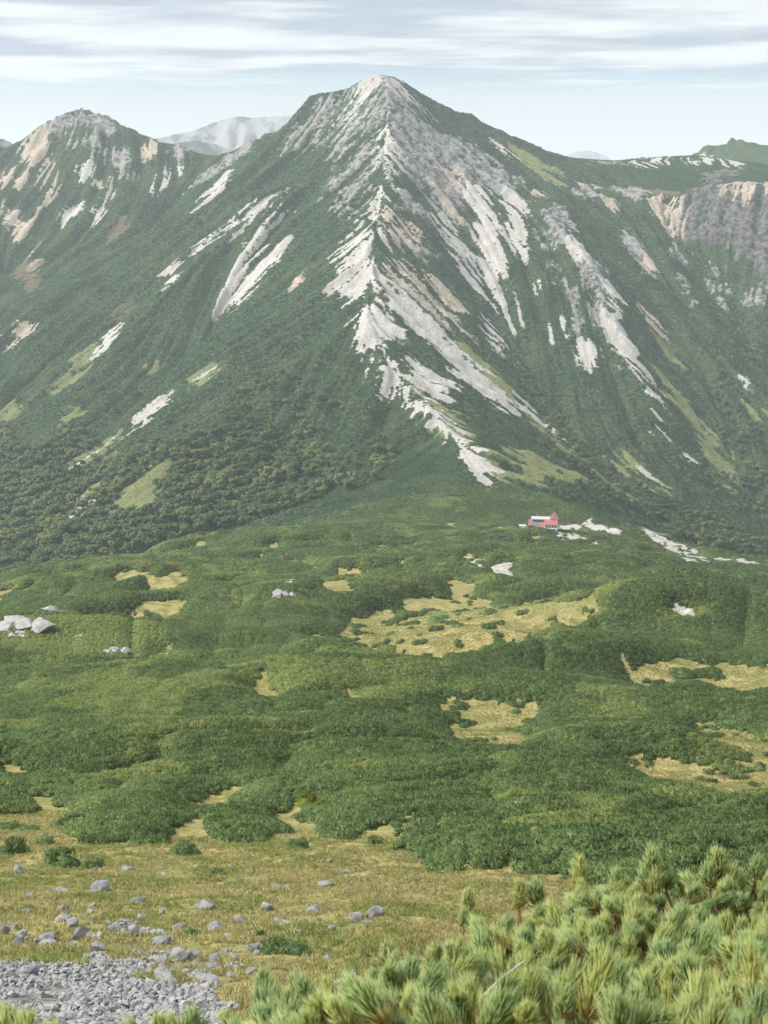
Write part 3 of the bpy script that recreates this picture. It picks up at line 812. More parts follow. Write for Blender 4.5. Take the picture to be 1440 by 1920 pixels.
def mat_mountain():
    s = NT('mountain_surface')
    a = {k: s.attr(k).outputs['Fac'] for k in KINDS}
    n_f = s.noise(0.35, 5, .65)
    n_m = s.noise(0.06, 4, .6)
    n_l = s.noise(0.012, 3, .5)
    n_x = s.noise(1.3, 3, .6)
    n_r = s.noise(0.13, 6, .72)

    def crisp(k):
        hard = k in ('rock', 'cliff')
        v = s.math('ADD', a[k], s.math('MULTIPLY', s.math('SUBTRACT', n_f, .5), 1.0 if hard else .7))
        v = s.math('ADD', v, s.math('MULTIPLY', s.math('SUBTRACT', n_r, .5), 1.3 if hard else .35))
        return s.math('MULTIPLY', s.ramp(v, .42, .54), s.ramp(a[k], .02, .12))
    green = s.mix(s.ramp(n_f, .35, .65), (0.060, 0.098, 0.050), (0.095, 0.140, 0.068))
    green = s.mix(s.ramp(n_m, .45, .68), green, (0.095, 0.125, 0.052))
    grass = s.mix(s.ramp(n_f, .3, .7), (0.17, 0.195, 0.072), (0.27, 0.275, 0.125))
    brown = s.mix(s.ramp(n_f, .3, .7), (0.13, 0.11, 0.060), (0.20, 0.16, 0.09))
    rock = s.mix(s.ramp(n_r, .41, .57), (0.085, 0.081, 0.080), (0.38, 0.37, 0.35))
    rock = s.mix(s.ramp(s.attr('run').outputs['Fac'], .5, .85, 0, .6), rock, (0.43, 0.41, 0.385))
    rock = s.mix(s.ramp(n_m, .5, .7, 0, .5), rock, (0.27, 0.22, 0.20))
    rock = s.mix(s.ramp(n_x, .50, .72, 0, .6), rock, (0.42, 0.41, 0.40))
    scree = s.mix(s.ramp(n_f, .25, .75), (0.46, 0.44, 0.415), (0.70, 0.67, 0.625))
    scree = s.mix(s.ramp(n_m, .4, .7, 0, .55), scree, (0.66, 0.57, 0.48))
    run = s.attr('run').outputs['Fac']
    scree = s.mix(s.ramp(run, .55, .9, 0, .6), scree, (0.40, 0.365, 0.31))
    scree = s.mix(s.ramp(run, .15, .42, .6, 0), scree, (0.74, 0.715, 0.68))
    sand = s.mix(s.ramp(n_f, .25, .75), (0.44, 0.345, 0.27), (0.64, 0.53, 0.43))
    sand = s.mix(s.ramp(n_m, .45, .7, 0, .45), sand, (0.48, 0.44, 0.41))
    sand = s.mix(s.ramp(run, .55, .9, 0, .7), sand, (0.25, 0.235, 0.12))
    sand = s.mix(s.ramp(run, .1, .4, .5, 0), sand, (0.58, 0.53, 0.47))
    c = s.mix(crisp('grass'), green, grass)
    c = s.mix(crisp('brown'), c, brown)
    c = s.mix(crisp('rock'), c, rock)
    cliff = s.mix(s.ramp(n_r, .40, .58), (0.062, 0.058, 0.054), (0.21, 0.195, 0.18))
    cliff = s.mix(s.ramp(run, .5, .85, 0, .3), cliff, (0.27, 0.24, 0.225))
    c = s.mix(crisp('cliff'), c, cliff)
    c = s.mix(crisp('sand'), c, sand)
    c = s.mix(crisp('scree'), c, scree)
    h = s.math('ADD', n_f, s.math('MULTIPLY', n_x, .3))
    s.principled(c, .95, .1, s.bump(h, .8, 4.0))
    return s.m


def mat_ground():
    s = NT('slope_ground')
    g = s.attr('grass').outputs['Fac']; v = s.attr('gravel').outputs['Fac']; sc = s.attr('stony').outputs['Fac']; mo = s.attr('moss').outputs['Fac']
    n1 = s.noise(2.2, 4, .6); n2 = s.noise(0.22, 4, .6); n3 = s.noise(9.0, 3, .6); n4 = s.noise(0.05, 3, .5)
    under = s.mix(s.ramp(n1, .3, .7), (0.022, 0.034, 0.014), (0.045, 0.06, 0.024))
    dry = s.mix(s.ramp(n1, .3, .7), (0.26, 0.215, 0.085), (0.45, 0.385, 0.165))
    dry = s.mix(s.ramp(n2, .42, .62, 0, .8), dry, (0.15, 0.155, 0.050))
    dry = s.mix(s.ramp(n4, .46, .62, 0, .6), dry, (0.25, 0.245, 0.085))
    dry = s.mix(s.ramp(s.noise(0.5, 4, .6), .60, .72, 0, .4), dry, (0.24, 0.125, 0.055))
    dry = s.mix(s.ramp(n3, .55, .75, 0, .5), dry, (0.13, 0.10, 0.055))
    grav = s.mix(s.ramp(s.noise(.5, 5, .7), .35, .65), (0.27, 0.25, 0.22), (0.55, 0.52, 0.475))
    stone = s.mix(s.ramp(n1, .4, .6), (0.11, 0.10, 0.085), (0.24, 0.235, 0.225))
    stone = s.mix(s.ramp(n3, .5, .65), stone, (0.34, 0.335, 0.325))
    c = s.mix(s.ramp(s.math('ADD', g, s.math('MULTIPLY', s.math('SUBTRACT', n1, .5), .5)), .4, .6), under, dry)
    c = s.mix(s.math('MULTIPLY', mo, s.ramp(n2, .4, .6)), c, (0.135, 0.16, 0.05))
    c = s.mix(s.ramp(s.math('ADD', sc, s.math('MULTIPLY', s.math('SUBTRACT', n2, .5), .9)), .4, .6), c, stone)
    c = s.mix(s.ramp(v, .4, .6), c, grav)
    h = s.math('ADD', s.math('MULTIPLY', n1, .6), s.math('MULTIPLY', n3, .25))
    s.principled(c, .95, .1, s.bump(h, .7, .35))
    return s.m


def mat_foliage(name, dark, mid, light, yellow, scales=(.02, .35, 3.0), trans=.85):
    s = NT(name)
    t = s.attr('tint', 'INSTANCER').outputs['Fac']
    n1, n2, n3 = (s.noise(k, 3, .55) for k in scales)
    c = s.mix(s.ramp(n2, .34, .64), dark, mid)
    c = s.mix(s.ramp(n3, .40, .72, 0, .8), c, light)
    c = s.mix(s.ramp(n1, .50, .70, 0, .45), c, light)
    c = s.mix(s.math('MULTIPLY', t, s.ramp(n2, .3, .6, .5, 1.0)), c, yellow)
    s.leafy(c, trans)
    return s.m


def mat_rock(name, lo, hi, lichen=(0.42, 0.42, 0.40), spot=(0.09, 0.09, 0.085), k=1.0):
    s = NT(name)
    v = s.pos()
    n1 = s.noise(2.5 * k, 5, .65, v); n2 = s.noise(9 * k, 4, .6, v); n3 = s.noise(1.1 * k, 5, .65, v)
    c = s.mix(s.ramp(n1, .3, .7), lo, hi)
    c = s.mix(s.ramp(n2, .55, .72, 0, .7), c, lichen)
    c = s.mix(s.ramp(n3, .56, .7, 0, .6), c, spot)
    s.principled(c, .92, .2, s.bump(s.math('ADD', n1, s.math('MULTIPLY', n2, .4)), .6, .12))
    return s.m


def mat_plain(name, col, rough=.8, spec=.3, var=.15, scale=4.0):
    s = NT(name)
    n = s.noise(scale, 4, .6, s.pos())
    c = s.mix(n, tuple(k * (1 - var) for k in col), tuple(min(1, k * (1 + var)) for k in col))
    s.principled(c, rough, spec)
    return s.m


M_MOUNT, M_GROUND = mat_mountain(), mat_ground()


# ------------------------------------------------------------------ mesh helpers
def tag(o, label=None, cat=None, group=None, kind=None):
    if label: o['label'] = label
    if cat: o['category'] = cat
    if group: o['group'] = group
    if kind: o['kind'] = kind
    return o


def soft_normals(me, nrm):
    """leaf sprays shade like the surface of their plant"""
    n = np.asarray(nrm, np.float32); n = n / (np.linalg.norm(n, axis=1, keepdims=True) + 1e-9)
    me.polygons.foreach_set('use_smooth', np.ones(len(me.polygons), bool))
    me.normals_split_custom_set_from_vertices(n.tolist())


def mesh_np(name, verts, faces, mat=None, smooth=False, mat_idx=None):
    """faces: (N,3) or (N,4) array, or list of such arrays"""
    me = bpy.data.meshes.new(name)
    v = np.asarray(verts, np.float32)
    fl = [np.asarray(f, np.int32) for f in (faces if isinstance(faces, list) else [faces]) if len(f)]
    me.vertices.add(len(v)); me.vertices.foreach_set('co', v.ravel())
    loops = np.concatenate([f.ravel() for f in fl])
    sizes = np.concatenate([np.full(len(f), f.shape[1], np.int32) for f in fl])
    starts = np.concatenate([[0], np.cumsum(sizes)[:-1]]).astype(np.int32)
    me.loops.add(len(loops)); me.loops.foreach_set('vertex_index', loops)
    me.polygons.add(len(sizes)); me.polygons.foreach_set('loop_start', starts)
    if smooth:
        me.polygons.foreach_set('use_smooth', np.ones(len(sizes), bool))
    mats = mat if isinstance(mat, (list, tuple)) else [mat]
    for q in mats:
        if q: me.materials.append(q)
    if mat_idx is not None:
        me.polygons.foreach_set('material_index', np.asarray(mat_idx, np.int32))
    me.update(); me.validate()
    return me


def obj(name, me, parent=None, loc=None, link=True):
    o = bpy.data.objects.new(name, me)
    if link:
        COL.objects.link(o)
    if parent is not None:
        o.parent = parent
    if loc is not None:
        o.location = loc
    return o


def put_attr(me, name, arr):
    a = me.attributes.new(name, 'FLOAT', 'POINT')
    a.data.foreach_set('value', np.asarray(arr, np.float32).ravel())


def sheet(name, us, Ys, zf, mat):
    U, Y = np.meshgrid(us, Ys)
    X = U * (Y + 60)
    Z = zf(X, Y)
    v = np.stack([X, Y, Z], -1).reshape(-1, 3)
    h, w = U.shape
    i = np.arange(h * w).reshape(h, w)
    f = np.stack([i[:-1, :-1], i[:-1, 1:], i[1:, 1:], i[1:, :-1]], -1).reshape(-1, 4)
    me = mesh_np(name, v, f, mat, True)
    o = obj(name, me)
    return o, X.ravel(), Y.ravel()


US = np.linspace(-.38, .38, 760)
YG = [-25.0]
while YG[-1] < 948:
    YG.append(YG[-1] + min(2.6, max(.22, .0105 * (YG[-1] + 12))))
YG[-1] = 950.0
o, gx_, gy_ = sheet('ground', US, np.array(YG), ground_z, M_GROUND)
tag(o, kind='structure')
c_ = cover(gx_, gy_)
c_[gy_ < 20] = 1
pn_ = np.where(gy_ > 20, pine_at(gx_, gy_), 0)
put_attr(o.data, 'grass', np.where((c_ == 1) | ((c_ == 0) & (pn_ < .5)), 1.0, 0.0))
put_attr(o.data, 'gravel', (c_ == 2) * 1.0)
put_attr(o.data, 'stony', (c_ == 3) * 1.0)
mo_ = np.zeros(gx_.shape)
for p in _MP:
    mo_ = np.maximum(mo_, in_poly(gx_, gy_, p) * 1.0)
put_attr(o.data, 'moss', mo_)

YM = np.concatenate([np.arange(950, 2440, 2.9), np.arange(2440, 2650, 6)])
o, mx_, my_ = sheet('mountain', US, YM, ground_z, M_MOUNT)
tag(o, kind='structure')
for k in KINDS:
    put_attr(o.data, k, G25.lin(SOFT[k], mx_, my_))
put_attr(o.data, 'run', G25.lin(np.clip(.5 + .2 * ST1, 0, 1), mx_, my_))

# ------------------------------------------------------------------ far mountains
def far_range(name, outline, Y, depth, base_z, mat, seed, amp):
    """a distant massif: real ridge with flanks, crest following the outline"""
    pts = np.array([P3(px, py, Y) for px, py in outline])
    x = np.linspace(pts[0, 0], pts[-1, 0], 240)
    crest = np.interp(x, pts[:, 0], pts[:, 2])
    t = np.linspace(-1, 1, 90)
    X, T = np.meshgrid(x, t)
    Yg = Y + T * depth
    C = np.broadcast_to(crest, X.shape)
    f = np.abs(T) ** .9
    n = fbm(X / (depth * .16), Yg / (depth * .5), seed, 5) - .5
    r = 1 - np.abs(2 * fbm(X / (depth * .09), Yg / (depth * .25), seed + 9, 4) - 1)
    Z = C * (1 - f) + base_z * f + (n * amp + (r - .6) * amp * .8) * np.minimum(1, f * 5)
    v = np.stack([X, Yg, Z], -1).reshape(-1, 3)
    h, w = X.shape
    i = np.arange(h * w).reshape(h, w)
    fc = np.stack([i[:-1, :-1], i[:-1, 1:], i[1:, 1:], i[1:, :-1]], -1).reshape(-1, 4)
    return tag(obj(name, mesh_np(name, v, fc, mat, True)), kind='structure')


def mat_far():
    s = NT('far_mountain_surface')
    n1 = s.noise(.009, 7, .68, stretch=(1, .6, .7)); n2 = s.noise(.03, 4, .6)
    c = s.mix(s.ramp(n1, .42, .56), (0.050, 0.072, 0.050), (0.33, 0.32, 0.30))
    c = s.mix(s.ramp(n2, .5, .7, 0, .5), c, (0.30, 0.285, 0.27))
    s.principled(c, .95, .1)
    return s.m


M_FAR = mat_far()
far_range('distant_mountain', [(60, 330), (170, 290), (250, 268), (295, 255), (330, 247), (370, 238), (400, 226), (432, 216), (455, 214), (490, 215), (527, 213), (580, 212), (680, 230), (800, 262)],
          6200, 900, -420, M_FAR, 201, 120)
far_range('distant_foothill', [(180, 330), (250, 300), (300, 272), (340, 262), (370, 257), (410, 268), (450, 285), (500, 300), (560, 320)], 4700, 500, -380, M_FAR, 221, 70)
far_range('distant_peak', [(1020, 305), (1050, 298), (1065, 288), (1085, 281), (1105, 280), (1120, 284), (1135, 288), (1148, 300), (1180, 306)], 11500, 700, -400, M_FAR, 231, 60)
far_range('distant_hill', [(1380, 300), (1410, 280), (1440, 272), (1480, 268), (1560, 290)], 9000, 600, -400, M_FAR, 241, 60)
far_range('side_ridge', [(-160, 300), (-60, 262), (-20, 256), (5, 256), (18, 262), (40, 285), (80, 320)], 2900, 260, -150, M_FAR, 251, 40)

# ------------------------------------------------------------------ foliage prototypes and scattering
M_PINE = mat_foliage('pine_mat_needles', (0.058, 0.096, 0.042), (0.128, 0.186, 0.074), (0.215, 0.285, 0.118), (0.31, 0.345, 0.125), (.03, .5, 4.0))
M_PINE_FAR = mat_foliage('mountain_pine_needles', (0.050, 0.098, 0.054), (0.072, 0.128, 0.068), (0.108, 0.170, 0.086), (0.23, 0.28, 0.11), (.012, .10, .5))
M_TREE = mat_foliage('broad_leaves', (0.066, 0.115, 0.058), (0.125, 0.185, 0.082), (0.205, 0.255, 0.112), (0.28, 0.305, 0.12), (.012, .12, .8))
M_GRASS = mat_foliage('dry_grass_blades', (0.255, 0.215, 0.098), (0.375, 0.335, 0.160), (0.51, 0.465, 0.25), (0.20, 0.245, 0.072), (.05, .5, 5.0))
M_BARK = mat_plain('bark', (0.16, 0.13, 0.10), .95, .1, .35, 9)
M_BIRCH = mat_plain('birch_bark', (0.26, 0.24, 0.21), .9, .1, .3, 3)


def diamonds(base, direc, length, width, roll):
    """crossed leaf blades: base point, two shoulders, tip, twice"""
    n = len(base)
    d = direc / np.linalg.norm(direc, axis=1, keepdims=True)
    a = np.cross(d, np.stack([np.cos(roll), np.sin(roll), np.zeros(n)], 1)); a /= np.linalg.norm(a, axis=1, keepdims=True) + 1e-9
    b = np.cross(d, a)
    V, F = [], []
    for k, s in enumerate((a, b)):
        m = base + d * (length * .45)[:, None]
        w = (width * .5)[:, None]
        V += [base, m + s * w, base + d * length[:, None], m - s * w]
    V = np.stack(V, 1).reshape(-1, 3)
    i = np.arange(n)[:, None] * 8
    F = np.concatenate([i + np.array([0, 1, 2, 3]), i + np.array([4, 5, 6, 7])])
    return V, F


def dome(R, H, seed, nu=9, nv=4):
    r = np.random.default_rng(seed)
    V = [(0, 0, H)]
    for j in range(1, nv + 1):
        t = j / nv * math.pi / 2
        for i in range(nu):
            k = 1 + r.uniform(-.12, .12)
            V.append((R * math.sin(t) * math.cos(i / nu * 2 * math.pi) * k, R * math.sin(t) * math.sin(i / nu * 2 * math.pi) * k, H * math.cos(t) * k - (.12 * H if j == nv else 0)))
    F3 = [(0, 1 + i, 1 + (i + 1) % nu) for i in range(nu)]
    F4 = [(1 + (j - 1) * nu + i, 1 + j * nu + i, 1 + j * nu + (i + 1) % nu, 1 + (j - 1) * nu + (i + 1) % nu) for j in range(1, nv) for i in range(nu)]
    return np.array(V), np.array(F3), np.array(F4)


M_INNER = mat_plain('shaded_wood', (0.050, 0.052, 0.030), .95, .1, .2, 3)  # dark inner wood; its colour also stands in for shade between the shoots


def clump_mesh(name, n, R, H, bl, bw, seed, mat, up=.9, inner=None):
    r = np.random.default_rng(seed)
    ph = r.uniform(0, 2 * math.pi, n); ct = r.uniform(0.02, 1, n) ** .8; st = np.sqrt(1 - ct * ct)
    out = np.stack([st * np.cos(ph), st * np.sin(ph), ct], 1)
    base = out * np.array([R, R, H]) * r.uniform(.62, .98, n)[:, None]
    d = out * .55 + np.array([0, 0, up]) + r.normal(0, .28, (n, 3))
    V, F = diamonds(base, d, bl * r.uniform(.7, 1.35, n), bw * r.uniform(.7, 1.3, n), r.uniform(0, 6.28, n))
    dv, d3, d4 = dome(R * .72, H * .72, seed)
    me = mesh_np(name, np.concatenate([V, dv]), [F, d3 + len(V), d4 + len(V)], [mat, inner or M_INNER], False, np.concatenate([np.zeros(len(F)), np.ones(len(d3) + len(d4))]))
    nn = np.repeat(out * .75 + np.array([0, 0, .55]) + r.normal(0, .22, (n, 3)), 8, 0)
    soft_normals(me, np.concatenate([nn, dv + np.array([0, 0, .01])]))
    return me


def tree_parts(name, seed, H=6.0, R=2.6, leaves=620, mat=None):
    """tapered trunk with limbs, and a lobed crown of leaf sprays with gaps"""
    r = np.random.default_rng(seed)
    TV, TF = [], []

    def limb(p0, p1, r0, r1, n=6):
        o_ = sum(len(a) for a in TV)
        p0, p1 = np.array(p0, float), np.array(p1, float)
        d = (p1 - p0) / np.linalg.norm(p1 - p0)
        a = np.cross(d, (0.3, .8, .2)); a /= np.linalg.norm(a); b = np.cross(d, a)
        ang = np.arange(n) / n * 2 * math.pi
        ring = np.cos(ang)[:, None] * a + np.sin(ang)[:, None] * b
        TV.append(np.concatenate([p0 + ring * r0, p1 + ring * r1]))
        for i in range(n):
            TF.append((o_ + i, o_ + (i + 1) % n, o_ + n + (i + 1) % n, o_ + n + i))
    lean = r.normal(0, .25, 2)
    fork = np.array([lean[0] * H * .25, lean[1] * H * .25, H * .38])
    limb((0, 0, -.6), fork, .17, .11)
    V, F, NN = [], [], []
    nb = 0
    for k in range(9):
        a = k * 2.4 + r.uniform(-.4, .4); rad = R * r.uniform(.25, .95); zz = H * r.uniform(.5, .95) * (1 - .25 * rad / R)
        c = np.array([math.cos(a) * rad + fork[0], math.sin(a) * rad + fork[1], zz])
        limb(fork, c, .08, .025, 5)
        n = leaves // 9
        s = R * r.uniform(.36, .56)
        ph = r.uniform(0, 6.283, n); ct = r.uniform(-.55, 1, n); st = np.sqrt(1 - ct * ct)
        out = np.stack([st * np.cos(ph), st * np.sin(ph), ct], 1)
        base = c + out * s * np.array([1, 1, .8]) * r.uniform(.45, 1.0, n)[:, None]
        d = out + np.array([0, 0, .35]) + r.normal(0, .5, (n, 3))
        v, f = diamonds(base, d, R * .27 * r.uniform(.7, 1.3, n), R * .25 * r.uniform(.7, 1.3, n), r.uniform(0, 6.28, n))
        V.append(v); F.append(f + nb); nb += len(v)
        NN.append(np.repeat(out + (c - np.array([0, 0, H * .5])) / R * .5 + np.array([0, 0, .35]) + r.normal(0, .25, (n, 3)), 8, 0))
    trunk = mesh_np(name + '_trunk', np.concatenate(TV), np.array(TF), M_BIRCH, True)
    crown = mesh_np(name + '_crown', np.concatenate(V), np.concatenate(F), mat or M_TREE)
    soft_normals(crown, np.concatenate(NN))
    return trunk, crown


def slope_rot(x, y, zf, d=1.2, k=1.0):
    """rotation that lays a plant's axis along the ground normal"""
    gx = (zf(x + d, y) - zf(x - d, y)) / (2 * d) * k; gy = (zf(x, y + d) - zf(x, y - d)) / (2 * d) * k
    # Rx(a) then Ry(b) takes +Z to the normal (-gx, -gy, 1)
    n = np.sqrt(gx * gx + gy * gy + 1)
    a = np.arcsin(np.clip(gy / n, -1, 1)); b = np.arctan2(-gx, 1)
    return a, b


def scatter(name, pts, scale, protos, tint=None, seed=0, tilt=.15, lean=None):
    """one stuff object whose points carry copies of the given plant meshes"""
    n = len(pts)
    r = np.random.default_rng(seed)
    me = bpy.data.meshes.new(name)
    me.vertices.add(n); me.vertices.foreach_set('co', np.asarray(pts, np.float32).ravel())
    put_attr(me, 'p_scale', scale)
    put_attr(me, 'tint', np.zeros(n) if tint is None else tint)
    a = me.attributes.new('p_rot', 'FLOAT_VECTOR', 'POINT')
    rot = np.stack([r.normal(0, tilt, n), r.normal(0, tilt, n), r.uniform(0, 6.283, n)], 1)
    if lean is not None:
        # the plant mesh is turned about its own axis by picking a variant; the lean follows the slope
        rot[:, 0] += lean[0]; rot[:, 1] += lean[1]; rot[:, 2] = 0
    a.data.foreach_set('vector', rot.astype(np.float32).ravel())
    a = me.attributes.new('p_var', 'INT', 'POINT')
    a.data.foreach_set('value', r.integers(0, len(protos), n).astype(np.int32))
    o = obj(name, me)
    ng = bpy.data.node_groups.new(name + '_nodes', 'GeometryNodeTree')
    ng.interface.new_socket('Geometry', in_out='INPUT', socket_type='NodeSocketGeometry')
    ng.interface.new_socket('Geometry', in_out='OUTPUT', socket_type='NodeSocketGeometry')
    N, L = ng.nodes, ng.links
    gi, go = N.new('NodeGroupInput'), N.new('NodeGroupOutput')
    iop = N.new('GeometryNodeInstanceOnPoints')
    g2i = N.new('GeometryNodeGeometryToInstance') if len(protos) > 1 else None
    for p in protos:
        po = bpy.data.objects.new(p.name, p)
        oi = N.new('GeometryNodeObjectInfo'); oi.inputs['Object'].default_value = po
        oi.inputs['As Instance'].default_value = True
        if g2i:
            L.new(oi.outputs['Geometry'], g2i.inputs[0])
        else:
            L.new(oi.outputs['Geometry'], iop.inputs['Instance'])

    def named(nm, typ):
        q = N.new('GeometryNodeInputNamedAttribute'); q.data_type = typ; q.inputs[0].default_value = nm
        return q.outputs[0]
    if g2i:
        # every prototype is one pickable instance
        jn = N.new('GeometryNodeJoinGeometry')
        for l in list(g2i.inputs[0].links):
            src = l.from_socket; L.remove(l)
            L.new(src, jn.inputs[0])
        N.remove(g2i)
        L.new(jn.outputs[0], iop.inputs['Instance'])
        iop.inputs['Pick Instance'].default_value = True
        L.new(named('p_var', 'INT'), iop.inputs['Instance Index'])
    L.new(gi.outputs[0], iop.inputs['Points'])
    L.new(named('p_rot', 'FLOAT_VECTOR'), iop.inputs['Rotation'])
    L.new(named('p_scale', 'FLOAT'), iop.inputs['Scale'])
    L.new(iop.outputs[0], go.inputs[0])
    md = o.modifiers.new('scatter', 'NODES'); md.node_group = ng
    return o


def jitter_points(y0, y1, spacing, umax, seed, grow=True):
    """points spaced by spacing(Y) inside the fan |X| < umax*(Y+20)"""
    r = np.random.default_rng(seed)
    out = []
    y = y0
    while y < y1:
        s = spacing(y)
        w = umax * (y + 20)
        x = np.arange(-w, w, s)
        out.append(np.stack([x + r.uniform(-.5, .5, len(x)) * s, y + r.uniform(-.5, .5, len(x)) * s], 1))
        y += s
    return np.concatenate(out)


def facing(p, d=2.0):
    """terrain there is turned towards the viewpoint side (not a back slope)"""
    x, y = p[:, 0], p[:, 1]
    z = height(x, y)
    gx = (height(x + d, y) - z) / d; gy = (height(x, y + d) - z) / d
    return (gx * x + gy * y - z) > -0.06 * np.hypot(x, y)


# pine mats over the plateau
D_OF = lambda y: float(np.clip(.85 + (y - 80) * .0028, .85, 2.7))
p = jitter_points(24, 1096, lambda y: .62 * D_OF(y), .31, 1)
_pm = np.where(p[:, 1] < 950, 1.0, G25.lin(blur(PLATM, 8), p[:, 0], p[:, 1]) * (1 - G25.lin(BARE, p[:, 0], p[:, 1])))
keep = (pine_at(p[:, 0], p[:, 1]) > .5) & (cover(p[:, 0], p[:, 1]) == 0) & (_pm > RNG.uniform(.15, .85, len(p)))
p = p[keep]; p = p[facing(p)]
yy = p[:, 1]
z = ground_z(p[:, 0], p[:, 1])
sc_ = np.clip(.85 + (yy - 80) * .0028, .85, 2.5) * RNG.uniform(.72, 1.12, len(p))
tint = sstep(.60, .72, fbm(p[:, 0] / 14, p[:, 1] / 14, 161, 3)) * .55 + (RNG.uniform(0, 1, len(p)) < .02) * .6 + RNG.uniform(0, .12, len(p))
for q in _MP:
    tint = np.where(in_poly(p[:, 0], p[:, 1], q), .75, tint)
    sc_ = np.where(in_poly(p[:, 0], p[:, 1], q), sc_ * .6, sc_)
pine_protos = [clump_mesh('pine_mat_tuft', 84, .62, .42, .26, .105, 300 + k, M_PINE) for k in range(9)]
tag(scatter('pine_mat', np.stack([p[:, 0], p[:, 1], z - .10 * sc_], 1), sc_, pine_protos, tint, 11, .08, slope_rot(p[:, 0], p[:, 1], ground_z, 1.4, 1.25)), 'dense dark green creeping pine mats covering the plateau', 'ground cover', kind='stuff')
N_MAT = len(p)

# dwarf pine and grass heath on the mountain slopes
p = jitter_points(950, 2420, lambda y: 2.75, .32, 2)
bare = G25.lin(BARE, p[:, 0], p[:, 1]); gr = np.maximum(G25.lin(MASK['grass'], p[:, 0], p[:, 1]), G25.lin(MASK['brown'], p[:, 0], p[:, 1]))
keep = (bare < .35) & (gr < RNG.uniform(.05, .62, len(p))) & (G25.lin(blur(PLATM, 8), p[:, 0], p[:, 1]) < RNG.uniform(.15, .85, len(p)))
p, gr = p[keep], gr[keep]
k_ = facing(p); p, gr = p[k_], gr[k_]
sc_ = RNG.uniform(2.2, 3.6, len(p))
shr = fbm(p[:, 0] / 30, p[:, 1] / 30, 171, 3)
sc_ = np.where(shr > .60, sc_ * 1.25, sc_)
tint = np.clip(gr * .8 + sstep(.58, .70, fbm(p[:, 0] / 45, p[:, 1] / 45, 181, 3)) * .30, 0, 1)
far_protos = [clump_mesh('slope_pine_tuft', 44, .62, .22, .22, .15, 330 + k, M_PINE_FAR, .6, M_PINE_FAR) for k in range(9)]
tag(scatter('slope_pine_mat', np.stack([p[:, 0], p[:, 1], ground_z(p[:, 0], p[:, 1]) - .12 * sc_], 1), sc_, far_protos, tint, 12, .10, slope_rot(p[:, 0], p[:, 1], height, 2.5, .9)), 'dark green dwarf pine cover on the mountain slopes', 'ground cover', kind='stuff')
N_SLOPE = len(p)

# birch and rowan wood in the valley on the left and in the gullies on the right
WOODS = [(1.0, '0,800 60,850 140,815 230,845 330,825 430,800 520,810 600,850 640,890 600,935 450,985 330,1020 230,1050 120,1080 -60,1110 -60,790'),
         (.42, '930,640 980,680 1080,800 1200,900 1290,955 1440,1010 1500,1010 1500,1060 1440,1048 1350,1046 1230,988 1130,935 1040,890 1010,800'),
         (.36, '1310,480 1400,520 1500,650 1500,1000 1380,960 1290,880 1350,800 1330,640'),
         (.22, '430,690 560,700 700,800 760,870 700,915 600,940 560,830 420,790')]
tp = []
for dens, s in WOODS:
    poly = survey_poly(parse(s), 950.0)
    q = jitter_points(950, 2100, lambda y: 5.6, .33, 5)
    q = q[in_poly(q[:, 0], q[:, 1], poly)]
    n = fbm(q[:, 0] / 40, q[:, 1] / 40, 191, 3)
    g = np.maximum(G25.lin(MASK['grass'], q[:, 0], q[:, 1]), G25.lin(BARE, q[:, 0], q[:, 1]))
    low = sstep(-150, -270, height(q[:, 0], q[:, 1]))
    q = q[(RNG.uniform(0, 1, len(q)) < dens * sstep(.30, .52, n + .16 * low)) & (g < .3)]
    tp.append(q)
tp = np.concatenate(tp); tp = tp[facing(tp)]
low = sstep(-140, -300, height(tp[:, 0], tp[:, 1]))
sc_ = RNG.uniform(.42, 1.32, len(tp)) * (.70 + .75 * low) * np.where(tp[:, 0] > 60, .68, 1.0)
tint = sstep(.5, .68, fbm(tp[:, 0] / 24, tp[:, 1] / 24, 195, 3)) * .7
tree_protos = []
tree_meshes = []
for k in range(5):
    t_, c__ = tree_parts('birch', 400 + k)
    tree_meshes.append((t_, c__))
    nv = len(t_.vertices)
    a = np.empty(nv * 3, np.float32); t_.vertices.foreach_get('co', a)
    b = np.empty(len(c__.vertices) * 3, np.float32); c__.vertices.foreach_get('co', b)
    ft = np.array([p_.vertices[:] for p_ in t_.polygons]); fc = np.array([p_.vertices[:] for p_ in c__.polygons]) + nv
    tree_protos.append(mesh_np('wood_tree', np.concatenate([a, b]).reshape(-1, 3), [ft, fc], [M_BIRCH, M_TREE], False, np.concatenate([np.zeros(len(ft)), np.ones(len(fc))])))
    cn = np.array([q_.vector[:] for q_ in c__.corner_normals])[np.unique(fc.ravel() - nv, return_index=True)[1]]
    tn = np.array([q_.normal[:] for q_ in t_.vertices])
    soft_normals(tree_protos[-1], np.concatenate([tn, cn]))
